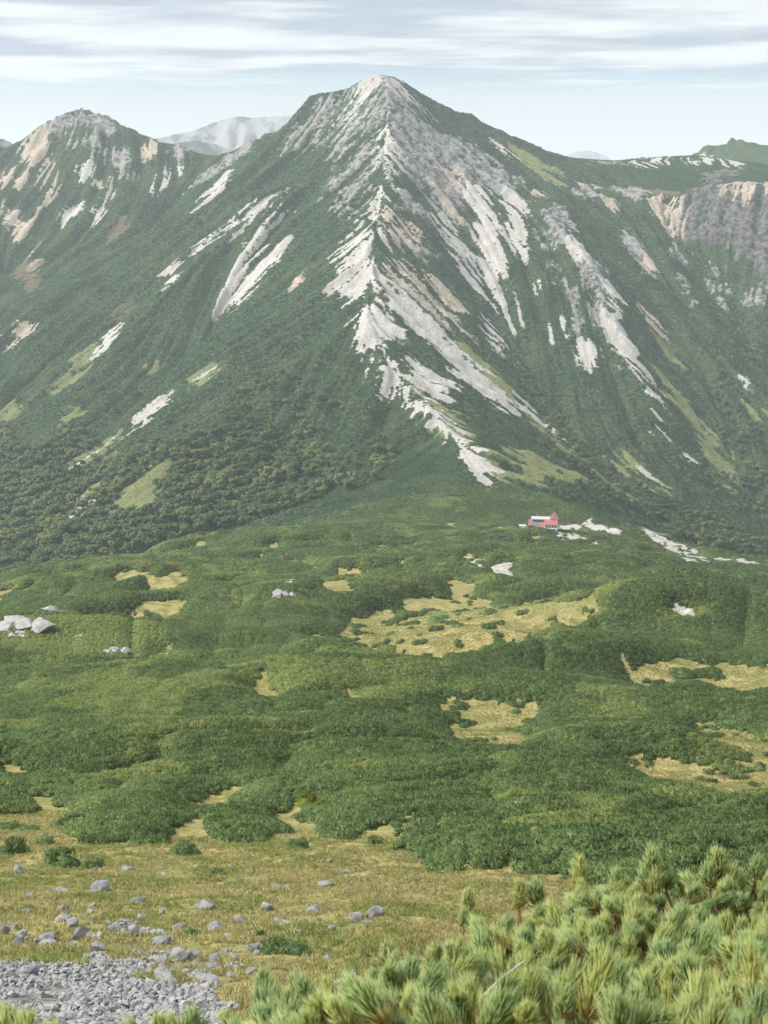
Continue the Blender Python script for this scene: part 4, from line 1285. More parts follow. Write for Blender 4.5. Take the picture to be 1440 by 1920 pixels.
# the trees nearest to us along the foot of the wood stand as single trees
edge_near = (tp[:, 1] < 1135) & (tp[:, 0] < -30) & (np.abs(tp[:, 0] / tp[:, 1]) < .285)
cand = np.nonzero(edge_near)[0]
cand = cand[np.argsort(-sc_[cand] / tp[cand, 1])][:90]
single = np.zeros(len(tp), bool); single[cand] = True
z = height(tp[:, 0], tp[:, 1])
tag(scatter('birch_wood', np.stack([tp[:, 0], tp[:, 1], z], 1)[~single], sc_[~single], tree_protos, tint[~single], 13, .06), 'mixed birch and rowan wood in the valley below the mountain', 'wood', kind='stuff')
for q, k in enumerate(cand):
    tr, cr = tree_meshes[q % 5]
    e = obj('birch_tree', None, None, (tp[k, 0], tp[k, 1], z[k]))
    e.rotation_euler = (0, 0, RNG.uniform(0, 6.28)); e.scale = (sc_[k] * 1.1,) * 3
    tag(e, 'small leafy birch at the foot of the wood beyond the plateau edge on the left', 'tree', 'birches at the near foot of the wood')
    obj('trunk', tr, e); obj('crown', cr, e)
print('COUNTS', N_MAT, N_SLOPE, len(tp))

# dry grass
p1 = jitter_points(22, 120, lambda y: .16 + .0016 * y, .34, 6)
p2 = jitter_points(120, 480, lambda y: .38 + .0014 * (y - 120), .32, 7)
p = np.concatenate([p1, p2])
cv = cover(p[:, 0], p[:, 1]); pn = pine_at(p[:, 0], p[:, 1])
keep = ((cv == 1) | ((cv == 0) & (pn < .5))) & (RNG.uniform(0, 1, len(p)) < .25 + .9 * sstep(.35, .6, fbm(p[:, 0] / 1.7, p[:, 1] / 1.7, 205, 3)))
p = p[keep]; p = p[facing(p)]
sc_ = np.where(p[:, 1] < 120, .75 + .004 * p[:, 1], 1.0 + .002 * (p[:, 1] - 120)) * RNG.uniform(.6, 1.25, len(p))
tint = np.clip(sstep(.46, .64, fbm(p[:, 0] / 3.2, p[:, 1] / 4.5, 211, 4)) * .7 + RNG.uniform(-.2, .4, len(p)) + .22 * sstep(110, 180, p[:, 1]), 0, 1)


def grass_mesh(seed):
    r = np.random.default_rng(seed)
    n = 22
    ph = r.uniform(0, 6.283, n); rad = r.uniform(0, .13, n)
    base = np.stack([rad * np.cos(ph), rad * np.sin(ph), np.full(n, -.02)], 1)
    d = np.stack([np.cos(ph) * r.uniform(.2, 1.1, n), np.sin(ph) * r.uniform(.2, 1.1, n), r.uniform(.35, 1, n)], 1)
    V, F = diamonds(base, d, r.uniform(.10, .24, n), r.uniform(.016, .034, n), r.uniform(0, 6.28, n))
    me = mesh_np('grass_tuft', V, F, M_GRASS)
    soft_normals(me, np.repeat(np.stack([np.cos(ph) * .3, np.sin(ph) * .3, np.ones(n)], 1), 8, 0))
    return me


tag(scatter('dry_grass', np.stack([p[:, 0], p[:, 1], height(p[:, 0], p[:, 1]) - .01], 1), sc_, [grass_mesh(500 + k) for k in range(4)], tint, 14, .2), 'yellow dry grass tufts on the open ground', 'grass', kind='stuff')

# ------------------------------------------------------------------ rocks
import bmesh
M_ROCK = mat_rock('grey_rock', (0.15, 0.15, 0.152), (0.33, 0.328, 0.32), (0.46, 0.455, 0.44), (0.06, 0.06, 0.058))
M_PALE = mat_rock('pale_rock', (0.26, 0.255, 0.245), (0.46, 0.45, 0.43), (0.56, 0.55, 0.53), (0.10, 0.10, 0.095), .3)


def hull_mesh(name, seed, mat, n=16, chunks=1, flat=.7):
    """angular stone: hull of scattered points with chipped edges; several chunks make an outcrop"""
    r = np.random.default_rng(seed)
    bm = bmesh.new()
    for c in range(chunks):
        off = np.array([0, 0, 0]) if c == 0 else np.array([r.uniform(-.5, .5), r.uniform(-.35, .35), r.uniform(-.25, .12) - .1])
        k = 1.0 if chunks == 1 else r.uniform(.26, .6)
        v = r.normal(0, 1, (n, 3)); v /= np.linalg.norm(v, axis=1, keepdims=True)
        v *= r.uniform(.75, 1.0, (n, 1)) * np.array([.5, .42, .5 * flat])
        sk = r.uniform(-.35, .35)
        v[:, 0] += v[:, 2] * sk
        vs = [bm.verts.new(tuple(q * k + off)) for q in v]
        res = bmesh.ops.convex_hull(bm, input=vs)
        junk = {g for g in res['geom_interior'] + res['geom_unused'] if isinstance(g, bmesh.types.BMVert)}
        bmesh.ops.delete(bm, geom=list(junk), context='VERTS')
    bmesh.ops.bevel(bm, geom=bm.edges[:], offset=.025, segments=1, affect='EDGES', profile=.5, clamp_overlap=True)
    bmesh.ops.triangulate(bm, faces=bm.faces[:])
    me = bpy.data.meshes.new(name); bm.to_mesh(me); bm.free()
    me.materials.append(mat)
    return me


ROCKM = [hull_mesh('boulder', 600 + k, M_ROCK, 15 + k % 4) for k in range(9)]
OUTM = [hull_mesh('outcrop', 640 + k, M_PALE, 13, 11 + k % 4, .75) for k in range(6)]
M_SCREE = mat_rock('scree_rock', (0.20, 0.20, 0.20), (0.42, 0.415, 0.405), (0.52, 0.515, 0.50), (0.09, 0.09, 0.088), 1.6)
SCRM = [hull_mesh('scree_stone', 680 + k, M_SCREE, 10 + k % 5, 1, .6 + .1 * (k % 3)) for k in range(8)]
PEBM = [hull_mesh('pebble', 660 + k, M_ROCK, 11) for k in range(4)]


def place(name, me, px, py, w, h, label, cat, group=None, seed=0, y0=15.0, y1=1100.0, canopy=False):
    """stand a thing of w x h photograph pixels where pixel (px, py) meets the ground (its foot)"""
    q = at([(px, py + h * .42)], y0, y1)[0]
    zz = float(ground_z(q[0:1], q[1:2])[0]) if canopy else q[2]
    dist = math.sqrt(q[0] ** 2 + q[1] ** 2 + zz ** 2)
    W = w * dist / FPX; Hm = h * dist / FPX
    r = np.random.default_rng(int(px * 7 + py * 13 + seed))
    o = obj(name, me, None, (q[0], q[1], zz + Hm * .18))
    o.scale = (W * 1.28, W * r.uniform(.85, 1.25), Hm * 1.7)
    o.rotation_euler = (r.uniform(-.15, .15), r.uniform(-.15, .15), r.uniform(0, .9) * (1 if r.random() < .5 else -1))
    if label:
        tag(o, label, cat, group)
    return o


BOULDERS = [
    (665, 1715, 34, 36, 'largest grey boulder in the dry grass, left of a touching twin boulder'), (702, 1706, 36, 27, 'rounded grey boulder touching the right side of the largest boulder'),
    (688, 1728, 20, 9, 'low flat stone at the foot of the twin boulders'), (498, 1696, 29, 20, 'pale topped grey boulder upper left of the wedge shaped boulder'),
    (528, 1723, 34, 20, 'wedge shaped grey boulder above the dark oval pine shrub'), (520, 1659, 25, 17, 'grey boulder half sunk in golden grass above the pale topped boulder'),
    (610, 1655, 30, 13, 'low flat grey rock in golden grass right of the half sunk boulder'), (590, 1702, 30, 14, 'low grey rock pair in the grass left of the twin boulders'),
    (383, 1694, 36, 23, 'peaked dark grey boulder left of the pale topped boulder'), (300, 1706, 20, 15, 'small grey boulder left of the peaked dark boulder'),
    (183, 1660, 44, 24, 'long pale slab leaning in grass below the round pine shrubs'), (112, 1669, 32, 9, 'long low flat slab left of the leaning pale slab'),
    (238, 1627, 24, 15, 'pale square boulder in grass below the left pine shrubs'), (180, 1531, 20, 11, 'pale grey boulder at the edge of the pine mat, upper left'),
    (304, 1568, 12, 11, 'small white stone beside the round pine shrub'), (432, 1623, 11, 9, 'small white stone beside a low strip of pine'),
    (310, 1638, 18, 9, 'low brown grey stone right of the pale square boulder'), (254, 1688, 33, 17, 'grey rock cluster right of the leaning slab'),
    (166, 1705, 19, 17, 'pale upright boulder below the leaning slab'), (120, 1700, 18, 22, 'dark upright boulder below the long low slab'), (35, 1628, 23, 24, 'grey boulder at the left edge below the shrubs'),
    (475, 1772, 26, 28, 'grey block left of the dark oval pine shrub'), (398, 1803, 26, 24, 'grey block standing above the broad rock near the scree'),
    (385, 1832, 54, 25, 'broad grey rock right of the scree field'), (335, 1736, 26, 17, 'pale grey rock above the low green shrub patch'), (265, 1716, 21, 14, 'grey rock in the grass above the rock row'),
    (150, 1746, 30, 26, 'grey boulder at the left end of the rock row above the scree'), (182, 1749, 27, 20, 'grey boulder second from the left in the rock row above the scree'),
    (214, 1737, 27, 20, 'grey boulder third from the left in the rock row above the scree'), (250, 1742, 22, 32, 'tall upright boulder in the rock row above the scree'),
    (302, 1760, 38, 26, 'big grey boulder at the right end of the rock row above the scree'), (262, 1782, 34, 24, 'rounded grey boulder just above the scree field'),
    (180, 1803, 42, 20, 'pale flat topped boulder at the upper rim of the scree'), (55, 1816, 38, 26, 'large pale boulder at the left rim of the scree'),
    (40, 1750, 17, 17, 'pale stone in the grass near the left edge above the scree'), (6, 1742, 22, 22, 'pale boulder cut by the left edge of the picture'), (357, 1792, 22, 18, 'grey stone in the grass below the low green shrub patch'),
    (620, 1738, 17, 13, 'small dark stone below the twin boulders'), (648, 1633, 24, 10, 'low rock strip in golden grass above the twin boulders'), (617, 1612, 11, 9, 'small pale stone below the pine mat edge'),
    (810, 1670, 15, 9, 'small pale stone in the grass left of the nearest pine'), (797, 1692, 18, 9, 'low brown stone in the grass left of the nearest pine'), (1385, 1500, 16, 9, 'white rock poking out of the pine mat on the right'),
    (1075, 1577, 13, 11, 'small white rock poking out of the pine mat near the centre'), (320, 1835, 40, 26, 'dark rock with a pale top at the rim of the scree'), (420, 1780, 20, 14, 'small grey stone right of the broad rock'),
    (655, 1665, 20, 9, 'flat dark stone in golden grass right of centre'), (560, 1745, 14, 9, 'small stone left of the twin boulders below the grass slope'),
]
for k, (px, py, w, h, lab) in enumerate(BOULDERS):
    place('boulder', ROCKM[k % len(ROCKM)], px, py, w, h, lab, 'boulder', 'boulders in the dry grass', canopy=(px > 1000))

OUTCROPS = [(45, 1176, 92, 34, 'long pale outcrop on the left knoll at the edge of the picture'), (22, 1200, 46, 16, 'low pale slab below the long outcrop on the left knoll'),
            (86, 1149, 46, 26, 'pale pointed outcrop behind the left knoll'), (78, 1183, 26, 15, 'small pale rock on the left knoll right of the long outcrop'), (145, 1202, 20, 13, 'small pale rock in the middle of the left knoll'),
            (218, 1231, 34, 17, 'pale rock on the right shoulder of the left knoll'), (535, 1122, 36, 26, 'tallest pale outcrop on the central knoll'), (548, 1102, 48, 14, 'low pale outcrop behind the tallest outcrop on the central knoll'),
            (470, 1160, 24, 9, 'small pale slab left of the central knoll outcrops'), (622, 1193, 9, 11, 'small white rock at the left end of the central meadow'), (798, 1213, 14, 7, 'white rock lying in the central meadow'),
            (255, 1192, 8, 6, 'tiny white rock on the right of the left knoll'), (1305, 1058, 44, 9, 'left rock of the pale outcrop chain on the right rim'), (1345, 1054, 46, 10, 'middle rock of the pale outcrop chain on the right rim'),
            (1388, 1060, 46, 10, 'right rock of the pale outcrop chain on the right rim'), (1308, 1048, 14, 6, 'small pale rock above the outcrop chain on the right rim'), (695, 1117, 12, 5, 'tiny pale slab above the central meadow'), (760, 1130, 14, 5, 'pale slab at the upper edge of the central meadow')]
for k, (px, py, w, h, lab) in enumerate(OUTCROPS):
    place('rock_outcrop', OUTM[k % len(OUTM)], px, py, w, h, lab, 'rock', 'pale outcrops on the plateau', y0=250.0, canopy=True)

# loose stones in the grass and the stone field
r_ = np.random.default_rng(77)
cand = np.stack([r_.uniform(0, 1000, 1600), r_.uniform(1630, 1900, 1600)], 1)
dens = np.clip((cand[:, 1] - 1630) / 190, .04, 1) * np.clip(1.15 - cand[:, 0] / 620, .10, 1) * sstep(.42, .58, fbm(cand[:, 0] / 60, cand[:, 1] / 30, 219, 3))
cand = cand[r_.uniform(0, 1, 1600) < dens][:420]
gp = at(cand, 15.0, 150.0)
cc = cover(gp[:, 0], gp[:, 1])
for k, (q, c) in enumerate(zip(gp, cc)):
    if c != 1:
        continue
    s_ = float((.12 + .42 * r_.uniform(0, 1) ** 2.2) * (q[1] / 45) ** .5 * (1.5 if cand[k, 0] < 440 and cand[k, 1] > 1715 else 1.0))
    o = obj('stone', (PEBM + ROCKM)[k % 13], None, (q[0], q[1], q[2] + s_ * .1)); o.scale = (s_ * 1.3, s_ * 1.1, s_)
    o.rotation_euler = (r_.uniform(-.3, .3), r_.uniform(-.3, .3), r_.uniform(0, 6.28))
    tag(o, 'small loose grey stone in the dry grass above the scree', 'stone', 'loose stones in the dry grass')
p = jitter_points(14, 70, lambda y: .06 + .0009 * y, .36, 8)
p = p[(p[:, 0] < 5)]
c = cover(p[:, 0], p[:, 1])
_sn = fbm(p[:, 0] / 1.3, p[:, 1] / 2.2, 215, 3)
p = p[(c == 3) & (_sn > .27)]
sc_ = (.06 + .30 * r_.uniform(0, 1, len(p)) ** 4) * (.75 + .008 * p[:, 1])
so = scatter('scree', np.stack([p[:, 0], p[:, 1], height(p[:, 0], p[:, 1]) + sc_ * .15], 1), sc_, SCRM, None, 15, .5)
tag(so, 'field of broken grey stones at the bottom left', 'scree', kind='stuff')

# ------------------------------------------------------------------ single dwarf pine shrubs on the open ground
M_SHRUB_Y = mat_foliage('yellow_green_leaves', (0.10, 0.13, 0.022), (0.17, 0.20, 0.035), (0.25, 0.27, 0.06), (0.2, 0.21, .06), (.2, 1.2, 6))


def shrub_parts(seed, mat, n=420):
    r = np.random.default_rng(seed)
    V, F, NN, nb = [], [], [], 0
    for k in range(11):
        a = r.uniform(0, 6.283); rad = .36 * math.sqrt(r.uniform(0, 1))
        c = np.array([math.cos(a) * rad, math.sin(a) * rad, .16 * (1 - rad * 1.4) + .03])
        m = n // 11 + 12
        ph = r.uniform(0, 6.283, m); ct = r.uniform(0, 1, m); st = np.sqrt(1 - ct * ct)
        out = np.stack([st * np.cos(ph), st * np.sin(ph), ct], 1)
        base = c + out * np.array([.17, .17, .15]) * r.uniform(.5, 1, m)[:, None]
        d = out * .7 + np.array([0, 0, .8]) + r.normal(0, .3, (m, 3))
        v, f = diamonds(base, d, .07 * r.uniform(.7, 1.4, m), .028 * r.uniform(.7, 1.3, m), r.uniform(0, 6.28, m))
        V.append(v); F.append(f + nb); nb += len(v)
        NN.append(np.repeat(out * .8 + np.array([0, 0, .5]) + r.normal(0, .2, (m, 3)), 8, 0))
    dv, d3, d4 = dome(.44, .20, seed, 12, 4)
    me = mesh_np('shrub_foliage', np.concatenate(V + [dv]), [np.concatenate(F), d3 + nb, d4 + nb], mat)
    soft_normals(me, np.concatenate(NN + [dv + np.array([0, 0, .01])]))
    tv, tf = [], []
    for k in range(5):
        a = k * 1.257 + r.uniform(-.3, .3)
        p0 = np.array([0, 0, -.06]); p1 = np.array([math.cos(a) * .30, math.sin(a) * .30, .12])
        side = np.array([-math.sin(a), math.cos(a), 0]) * .012; upv = np.array([0, 0, .012])
        b = len(tv)
        for q, w in ((p0, 1.5), (p1, .5)):
            tv += [q + side * w, q + upv * w, q - side * w, q - upv * w]
        tf += [(b + i, b + (i + 1) % 4, b + 4 + (i + 1) % 4, b + 4 + i) for i in range(4)]
    return me, mesh_np('shrub_stem', np.array(tv), np.array(tf), M_BARK)


SHRUBS = [shrub_parts(700 + k, M_PINE) for k in range(4)]
SHRUB_Y = shrub_parts(720, M_SHRUB_Y)
SHRUB_SPOTS = [(344, 1583, 66, 46, 'round dark pine shrub standing alone in dry grass below the pine mat edge'), (558, 1579, 54, 28, 'low oval pine shrub left of the small round one at the mat edge'),
               (703, 1571, 36, 34, 'small round pine shrub right of the oval one at the mat edge'), (108, 1602, 84, 58, 'large double pine shrub in the left grass'),
               (22, 1577, 66, 60, 'pine shrub at the left edge of the picture above the grey boulder'), (174, 1618, 54, 26, 'low pine shrub right of the large double shrub'), (265, 1571, 58, 30, 'oval pine shrub at the tip of the left mat'),
               (120, 1541, 46, 24, 'small pine shrub in the grass gap at upper left'), (48, 1551, 56, 18, 'flat pine shrub above the shrub at the left edge'), (410, 1632, 36, 18, 'small flat pine shrub beside the small white stone'),
               (440, 1657, 52, 14, 'thin strip of low pine right of the small flat shrub'), (533, 1773, 98, 40, 'dark oval pine shrub lowest in the grass, next to the grey block'), (352, 1746, 46, 20, 'low green shrub patch among the boulders'),
               (20, 1545, 56, 26, 'pine shrub at the left edge just below the mat'), (78, 1572, 50, 30, 'pine shrub between the edge shrub and the large double shrub'), (207, 1556, 72, 38, 'broad pine shrub in front of the pale boulder at the mat edge'),
               (485, 1750, 36, 12, 'small flat green patch above the dark oval shrub'), (635, 1765, 30, 12, 'small green patch right of the dark oval shrub'), (1330, 1446, 28, 15, 'small round pine shrub in the right meadow'),
               (1390, 1454, 48, 16, 'oval pine shrub right of the small round one in the right meadow'), (1413, 1471, 40, 12, 'flat pine shrub lowest in the right meadow'), (1280, 1262, 64, 18, 'spreading pine shrub in the upper right meadow'),
               (1275, 1276, 26, 8, 'small pine shrub below the spreading one in the upper right meadow'), (968, 1332, 26, 12, 'small pine shrub in the middle meadow'), (1000, 1362, 48, 22, 'pine shrub at the right edge of the middle meadow'),
               (830, 1160, 70, 10, 'low strip of pine shrubs in the central meadow'), (860, 1172, 30, 7, 'small flat pine shrub in the central meadow below the strip'), (800, 1142, 26, 6, 'tiny pine shrub in the upper left of the central meadow'),
               (860, 1130, 14, 6, 'tiny round pine shrub at the top of the central meadow'), (785, 1190, 14, 6, 'tiny pine shrub in the middle of the central meadow'), (560, 1056, 40, 9, 'oval pine shrub in the upper clearing'), (625, 1080, 44, 12, 'round pine shrub in the upper clearing, right of the oval one')]
for k, (px, py, w, h, lab) in enumerate(SHRUB_SPOTS):
    q = at([(px, py + h * .45)], 15.0, 1000.0)[0]
    W = w * np.linalg.norm(q) / FPX
    e = obj('dwarf_pine_shrub', None, None, (q[0], q[1] + W * .3, float(height(np.array([q[0]]), np.array([q[1] + W * .3]))[0]) - .02 * W))
    e.scale = (W * 1.02, W * .9, max(h * np.linalg.norm(q) / FPX * 1.55, .3))
    e.rotation_euler = (0, 0, (k * 1.7) % 6.28)
    fo, st_ = SHRUBS[k % 4]
    obj('foliage', fo, e); obj('stem', st_, e)
    tag(e, lab, 'shrub', 'dwarf pine shrubs on open ground')
for px, py, w, h, lab in ((575, 1516, 44, 32, 'left of the two bright yellow green shrubs at the mat edge'), (606, 1524, 36, 28, 'right of the two bright yellow green shrubs at the mat edge'), (459, 1503, 32, 18, 'faint yellow green shrub in the dark pine mat'),
                          (965, 1535, 40, 20, 'yellowish shrub inside the dark pine mat near the centre')):
    q = at([(px, py + h * .45)], 15.0, 1000.0)[0]
    W = w * np.linalg.norm(q) / FPX
    e = obj('leafy_shrub', None, None, (q[0], q[1] + W * .3, float(ground_z(q[0:1], q[1:2] + W * .3)[0]) - .05 * W))
    e.scale = (W, W * .9, h * np.linalg.norm(q) / FPX * 2.4)
    obj('foliage', SHRUB_Y[0], e); obj('stem', SHRUB_Y[1], e)
    tag(e, lab, 'shrub', 'yellow green shrubs by the pine mat')

# ------------------------------------------------------------------ the mountain hut
M_ROOF = mat_plain('red_roof', (0.37, 0.15, 0.14), .6, .3, .12, 2)
M_WHITE = mat_plain('white_wall', (0.72, 0.70, 0.67), .85, .2, .06, 1.5)
M_DARK = mat_plain('window_glass', (0.035, 0.04, 0.045), .2, .6, .1, 2)
M_GREYR = mat_plain('grey_roof', (0.50, 0.50, 0.50), .6, .3, .1, 2)
M_WOOD = mat_plain('dark_wood', (0.12, 0.085, 0.065), .85, .2, .2, 3)


def poly_mesh(name, V, F, mat):
    me = bpy.data.meshes.new(name); me.from_pydata([tuple(v) for v in V], [], F); me.materials.append(mat); me.update()
    return me


def boxm(name, x0, x1, y0, y1, z0, z1, mat):
    V = [(x, y, z) for z in (z0, z1) for (x, y) in ((x0, y0), (x1, y0), (x1, y1), (x0, y1))]
    return poly_mesh(name, V, [(3, 2, 1, 0), (4, 5, 6, 7), (0, 1, 5, 4), (1, 2, 6, 5), (2, 3, 7, 6), (3, 0, 4, 7)], mat)


def slab_roof(name, x0, x1, y0, y1, z0, z1, mat, t=.22):
    """single pitch rising towards the back"""
    V = [(x0, y0, z0), (x1, y0, z0), (x1, y1, z1), (x0, y1, z1)] + [(x0, y0, z0 + t), (x1, y0, z0 + t), (x1, y1, z1 + t), (x0, y1, z1 + t)]
    return poly_mesh(name, V, [(3, 2, 1, 0), (4, 5, 6, 7), (0, 1, 5, 4), (1, 2, 6, 5), (2, 3, 7, 6), (3, 0, 4, 7)], mat)


def gable_roof(name, x0, x1, y0, y1, z0, h, mat, t=.25):
    ym = (y0 + y1) / 2
    V = [(x0, y0, z0), (x1, y0, z0), (x1, y1, z0), (x0, y1, z0), (x0, ym, z0 + h), (x1, ym, z0 + h)]
    V += [(x, y, z + t) for x, y, z in V]
    F = [(6, 7, 11, 10), (8, 9, 10, 11), (1, 0, 4, 5), (3, 2, 5, 4), (0, 1, 7, 6), (2, 3, 9, 8), (0, 6, 10, 4), (4, 10, 9, 3), (1, 5, 11, 7), (5, 2, 8, 11)]
    return poly_mesh(name, V, F, mat)


hq = at([(1015, 996)], 850.0, 1100.0)[0]
hut = obj('mountain_hut', None, None, (hq[0], hq[1], hq[2] - .3))
hut.rotation_euler = (0, 0, math.radians(-6))
tag(hut, 'white mountain hut with red roofs and a steep pointed tower on the saddle', 'hut')


def part(nm, me, parent=hut):
    return obj(nm, me, parent)


def window(x, y, z, w, h, parent):
    f = part('window', boxm('window_frame', x - w / 2 - .12, x + w / 2 + .12, y - .08, y + .05, z - .1, z + h + .1, M_WOOD), parent)
    part('pane', boxm('window_pane', x - w / 2, x + w / 2, y - .12, y - .085, z, z + h, M_DARK), f)


front = part('front_block', boxm('front_block', 2.2, 10.6, 0, 6.5, -1.5, 4.9, M_WHITE))
for x in (3.6, 5.6, 7.6, 9.5):
    window(x, 0, 3.0, 1.1, 1.2, front)
for x in (4.6, 8.6):
    window(x, 0, .7, 1.5, 1.1, front)
part('balcony', boxm('balcony', 2.0, 10.8, -1.1, -.02, 2.2, 2.5, M_WHITE))
part('roof', slab_roof('front_roof', 1.9, 11.0, -.5, 6.5, 4.92, 6.8, M_ROOF))
tower = part('tower', boxm('tower', 6.4, 11.2, 6.6, 11.4, -1.5, 7.6, M_WHITE))
window(8.8, 6.6, 5.6, 1.0, 1.0, tower)
part('tower_roof', poly_mesh('tower_roof', [(5.8, 6.0, 7.4), (11.8, 6.0, 7.4), (11.8, 12.0, 7.4), (5.8, 12.0, 7.4), (8.8, 9.0, 12.3)], [(0, 1, 4), (1, 2, 4), (2, 3, 4), (3, 0, 4), (3, 2, 1, 0)], M_ROOF))
low = part('entrance_block', boxm('entrance_block', -.9, 2.15, 1.5, 8.0, -1.5, 2.5, M_WHITE))
window(-.1, 1.5, .8, .7, 1.0, low)
d_ = part('door', boxm('door', .6, 1.6, 1.40, 1.47, 0, 2.0, M_WOOD), low)
part('handle', boxm('handle', 1.42, 1.50, 1.34, 1.39, .95, 1.05, M_DARK), d_)
part('entrance_roof', slab_roof('entrance_roof', -1.2, 2.15, .9, 8.5, 2.52, 4.2, M_ROOF))
wing = part('rear_wing', boxm('rear_wing', -6.2, 6.2, 12.2, 18.0, -1.5, 5.6, M_WHITE))
for k in range(8):
    window(-5.2 + k * 1.48, 12.2, 3.9, .85, 1.1, wing)
part('wing_roof', gable_roof('wing_roof', -6.9, 6.3, 11.5, 18.7, 5.62, 1.2, M_GREYR))
part('wing_end_roof', slab_roof('wing_end_roof', -8.8, -6.25, 9.0, 16.0, 1.7, 4.6, M_ROOF))
part('store_block', boxm('store_block', -8.5, -6.3, 9.4, 15.6, -1.5, 1.6, M_WOOD))
part('chimney', boxm('chimney', -3.4, -2.8, 15.3, 15.9, 6.4, 8.4, M_GREYR))
part('terrace', boxm('terrace', 2.0, 13.5, -3.2, -1.15, -1.5, .1, M_GREYR))
sq = at([(980, 991)], 850.0, 1100.0)[0]
shed = obj('shed', None, None, (sq[0], sq[1], sq[2] - .2))
tag(shed, 'small pale shed at the left end of the hut', 'shed')
obj('wall', boxm('shed_wall', -2.2, 2.2, 0, 2.6, -.6, 1.8, M_WHITE), shed)
obj('roof', slab_roof('shed_roof', -2.5, 2.5, -.3, 2.9, 1.82, 2.3, M_GREYR), shed)
fq = at([(977, 990)], 850.0, 1100.0)[0]
pole = obj('flag_pole', boxm('flag_pole', -.12, .12, -.12, .12, -.5, 5.5, M_WOOD), None, tuple(fq))
tag(pole, 'thin dark pole left of the hut', 'pole')

# ------------------------------------------------------------------ nearest dwarf pines: shoots of needles in front of us
def mat_needle():
    s = NT('pine_needles')
    ra = s.n.new('ShaderNodeObjectInfo').outputs['Random']
    t = s.attr('along').outputs['Fac']     # 0 at the needle's foot, 1 at its tip
    age = s.attr('age').outputs['Fac']     # 0 young needles at the tip of the shoot, 1 old ones low on it
    rnd = s.attr('rnd').outputs['Fac']
    c = s.mix(s.ramp(ra, .0, 1.0), (0.165, 0.262, 0.085), (0.335, 0.365, 0.085))
    c = s.mix(s.math('MULTIPLY', rnd, .38), c, (0.36, 0.43, 0.235))
    c = s.mix(s.ramp(t, .6, 1.0, 0, .3), c, (0.42, 0.45, 0.21))
    c = s.mix(s.ramp(t, .0, .35, .55, 0), c, (0.27, 0.225, 0.06))
    c = s.mix(s.ramp(s.math('ADD', age, s.math('MULTIPLY', rnd, .25)), .80, 1.12, 0, .8), c, (0.32, 0.20, 0.05))
    d = s.n.new('ShaderNodeBsdfPrincipled'); tr = s.n.new('ShaderNodeBsdfTranslucent'); m = s.n.new('ShaderNodeAddShader')
    s.put(d.inputs['Base Color'], c); d.inputs['Roughness'].default_value = .5; d.inputs['Specular IOR Level'].default_value = .35
    s.put(tr.inputs[0], s.mix(1.0, c, (.5, .5, .4), 'MULTIPLY')); s.l.new(d.outputs[0], m.inputs[0]); s.l.new(tr.outputs[0], m.inputs[1]); s.l.new(m.outputs[0], s.out.inputs[0])
    return s.m


M_NEEDLE = mat_needle()
M_TWIG = mat_plain('twig_bark', (0.20, 0.12, 0.06), .9, .2, .3, 60)
M_DEAD = mat_plain('dead_wood', (0.46, 0.44, 0.41), .9, .2, .2, 40)


def shoot_mesh(seed, L=.12, nf=78, nl=.060):
    r = np.random.default_rng(seed)
    V, F4, F3, al, ag, rn = [], [], [], [], [], []
    nb = 0
    bend = r.normal(0, .12, 2)

    def stem(h):
        return np.array([bend[0] * h * h / L, bend[1] * h * h / L, h])
    for f in range(nf):
        q = (f + r.uniform(0, 1)) / nf
        h = L * (.05 + .95 * q)
        az = f * 2.39996 + r.uniform(-.3, .3)
        ang = math.radians(60 - 44 * q + r.uniform(-9, 9))
        for k in range(4):
            a2 = az + r.normal(0, .20); an = ang + r.normal(0, .13)
            out = np.array([math.cos(a2), math.sin(a2), 0]); up = np.array([0, 0, 1.0])
            d0 = out * math.sin(an) + up * math.cos(an)
            an2 = an * .5 + r.normal(0, .08)
            d1 = out * math.sin(an2) + up * math.cos(an2)
            l = nl * r.uniform(.62, 1.18) * (.82 + .18 * math.sin(q * 3.1))
            p0 = stem(h); p1 = p0 + d0 * l * .5; p2 = p1 + d1 * l * .5
            s1 = np.cross(d0, up); s1 /= np.linalg.norm(s1) + 1e-9; s2 = np.cross(d0, s1)
            w = .00105
            for p, k2 in ((p0, .8), (p1, 1.0)):
                V += [p + s1 * w * k2, p + (-.5 * s1 + .87 * s2) * w * k2, p + (-.5 * s1 - .87 * s2) * w * k2]
            V.append(p2)
            F4 += [(nb + i, nb + (i + 1) % 3, nb + 3 + (i + 1) % 3, nb + 3 + i) for i in range(3)]
            F3 += [(nb + 3 + i, nb + 3 + (i + 1) % 3, nb + 6) for i in range(3)]
            al += [0, 0, 0, .5, .5, .5, 1]; ag += [1 - q] * 7; rn += [r.uniform()] * 7
            nb += 7
    ns = nb
    m4 = len(F4)
    # the shoot's own stem
    n = 6
    rings = 5
    for j in range(rings):
        h = -.05 + (L + .05) * j / (rings - 1)
        c = stem(max(h, 0)) + np.array([0, 0, min(h, 0)])
        for i in range(n):
            rad = .0038 * (1 - .45 * j / (rings - 1))
            V.append(c + np.array([math.cos(i / n * 6.283) * rad, math.sin(i / n * 6.283) * rad, 0])); al.append(0); ag.append(1); rn.append(0)
    SF = [(ns + j * n + i, ns + j * n + (i + 1) % n, ns + (j + 1) * n + (i + 1) % n, ns + (j + 1) * n + i) for j in range(rings - 1) for i in range(n)]
    fi = [np.array(F4), np.array(F3), np.array(SF)]
    me = mesh_np('needle_shoot', np.array(V), fi, [M_NEEDLE, M_TWIG], True, np.concatenate([np.zeros(len(F4) + len(F3)), np.ones(len(SF))]))
    put_attr(me, 'along', al); put_attr(me, 'age', ag); put_attr(me, 'rnd', rn)
    return me


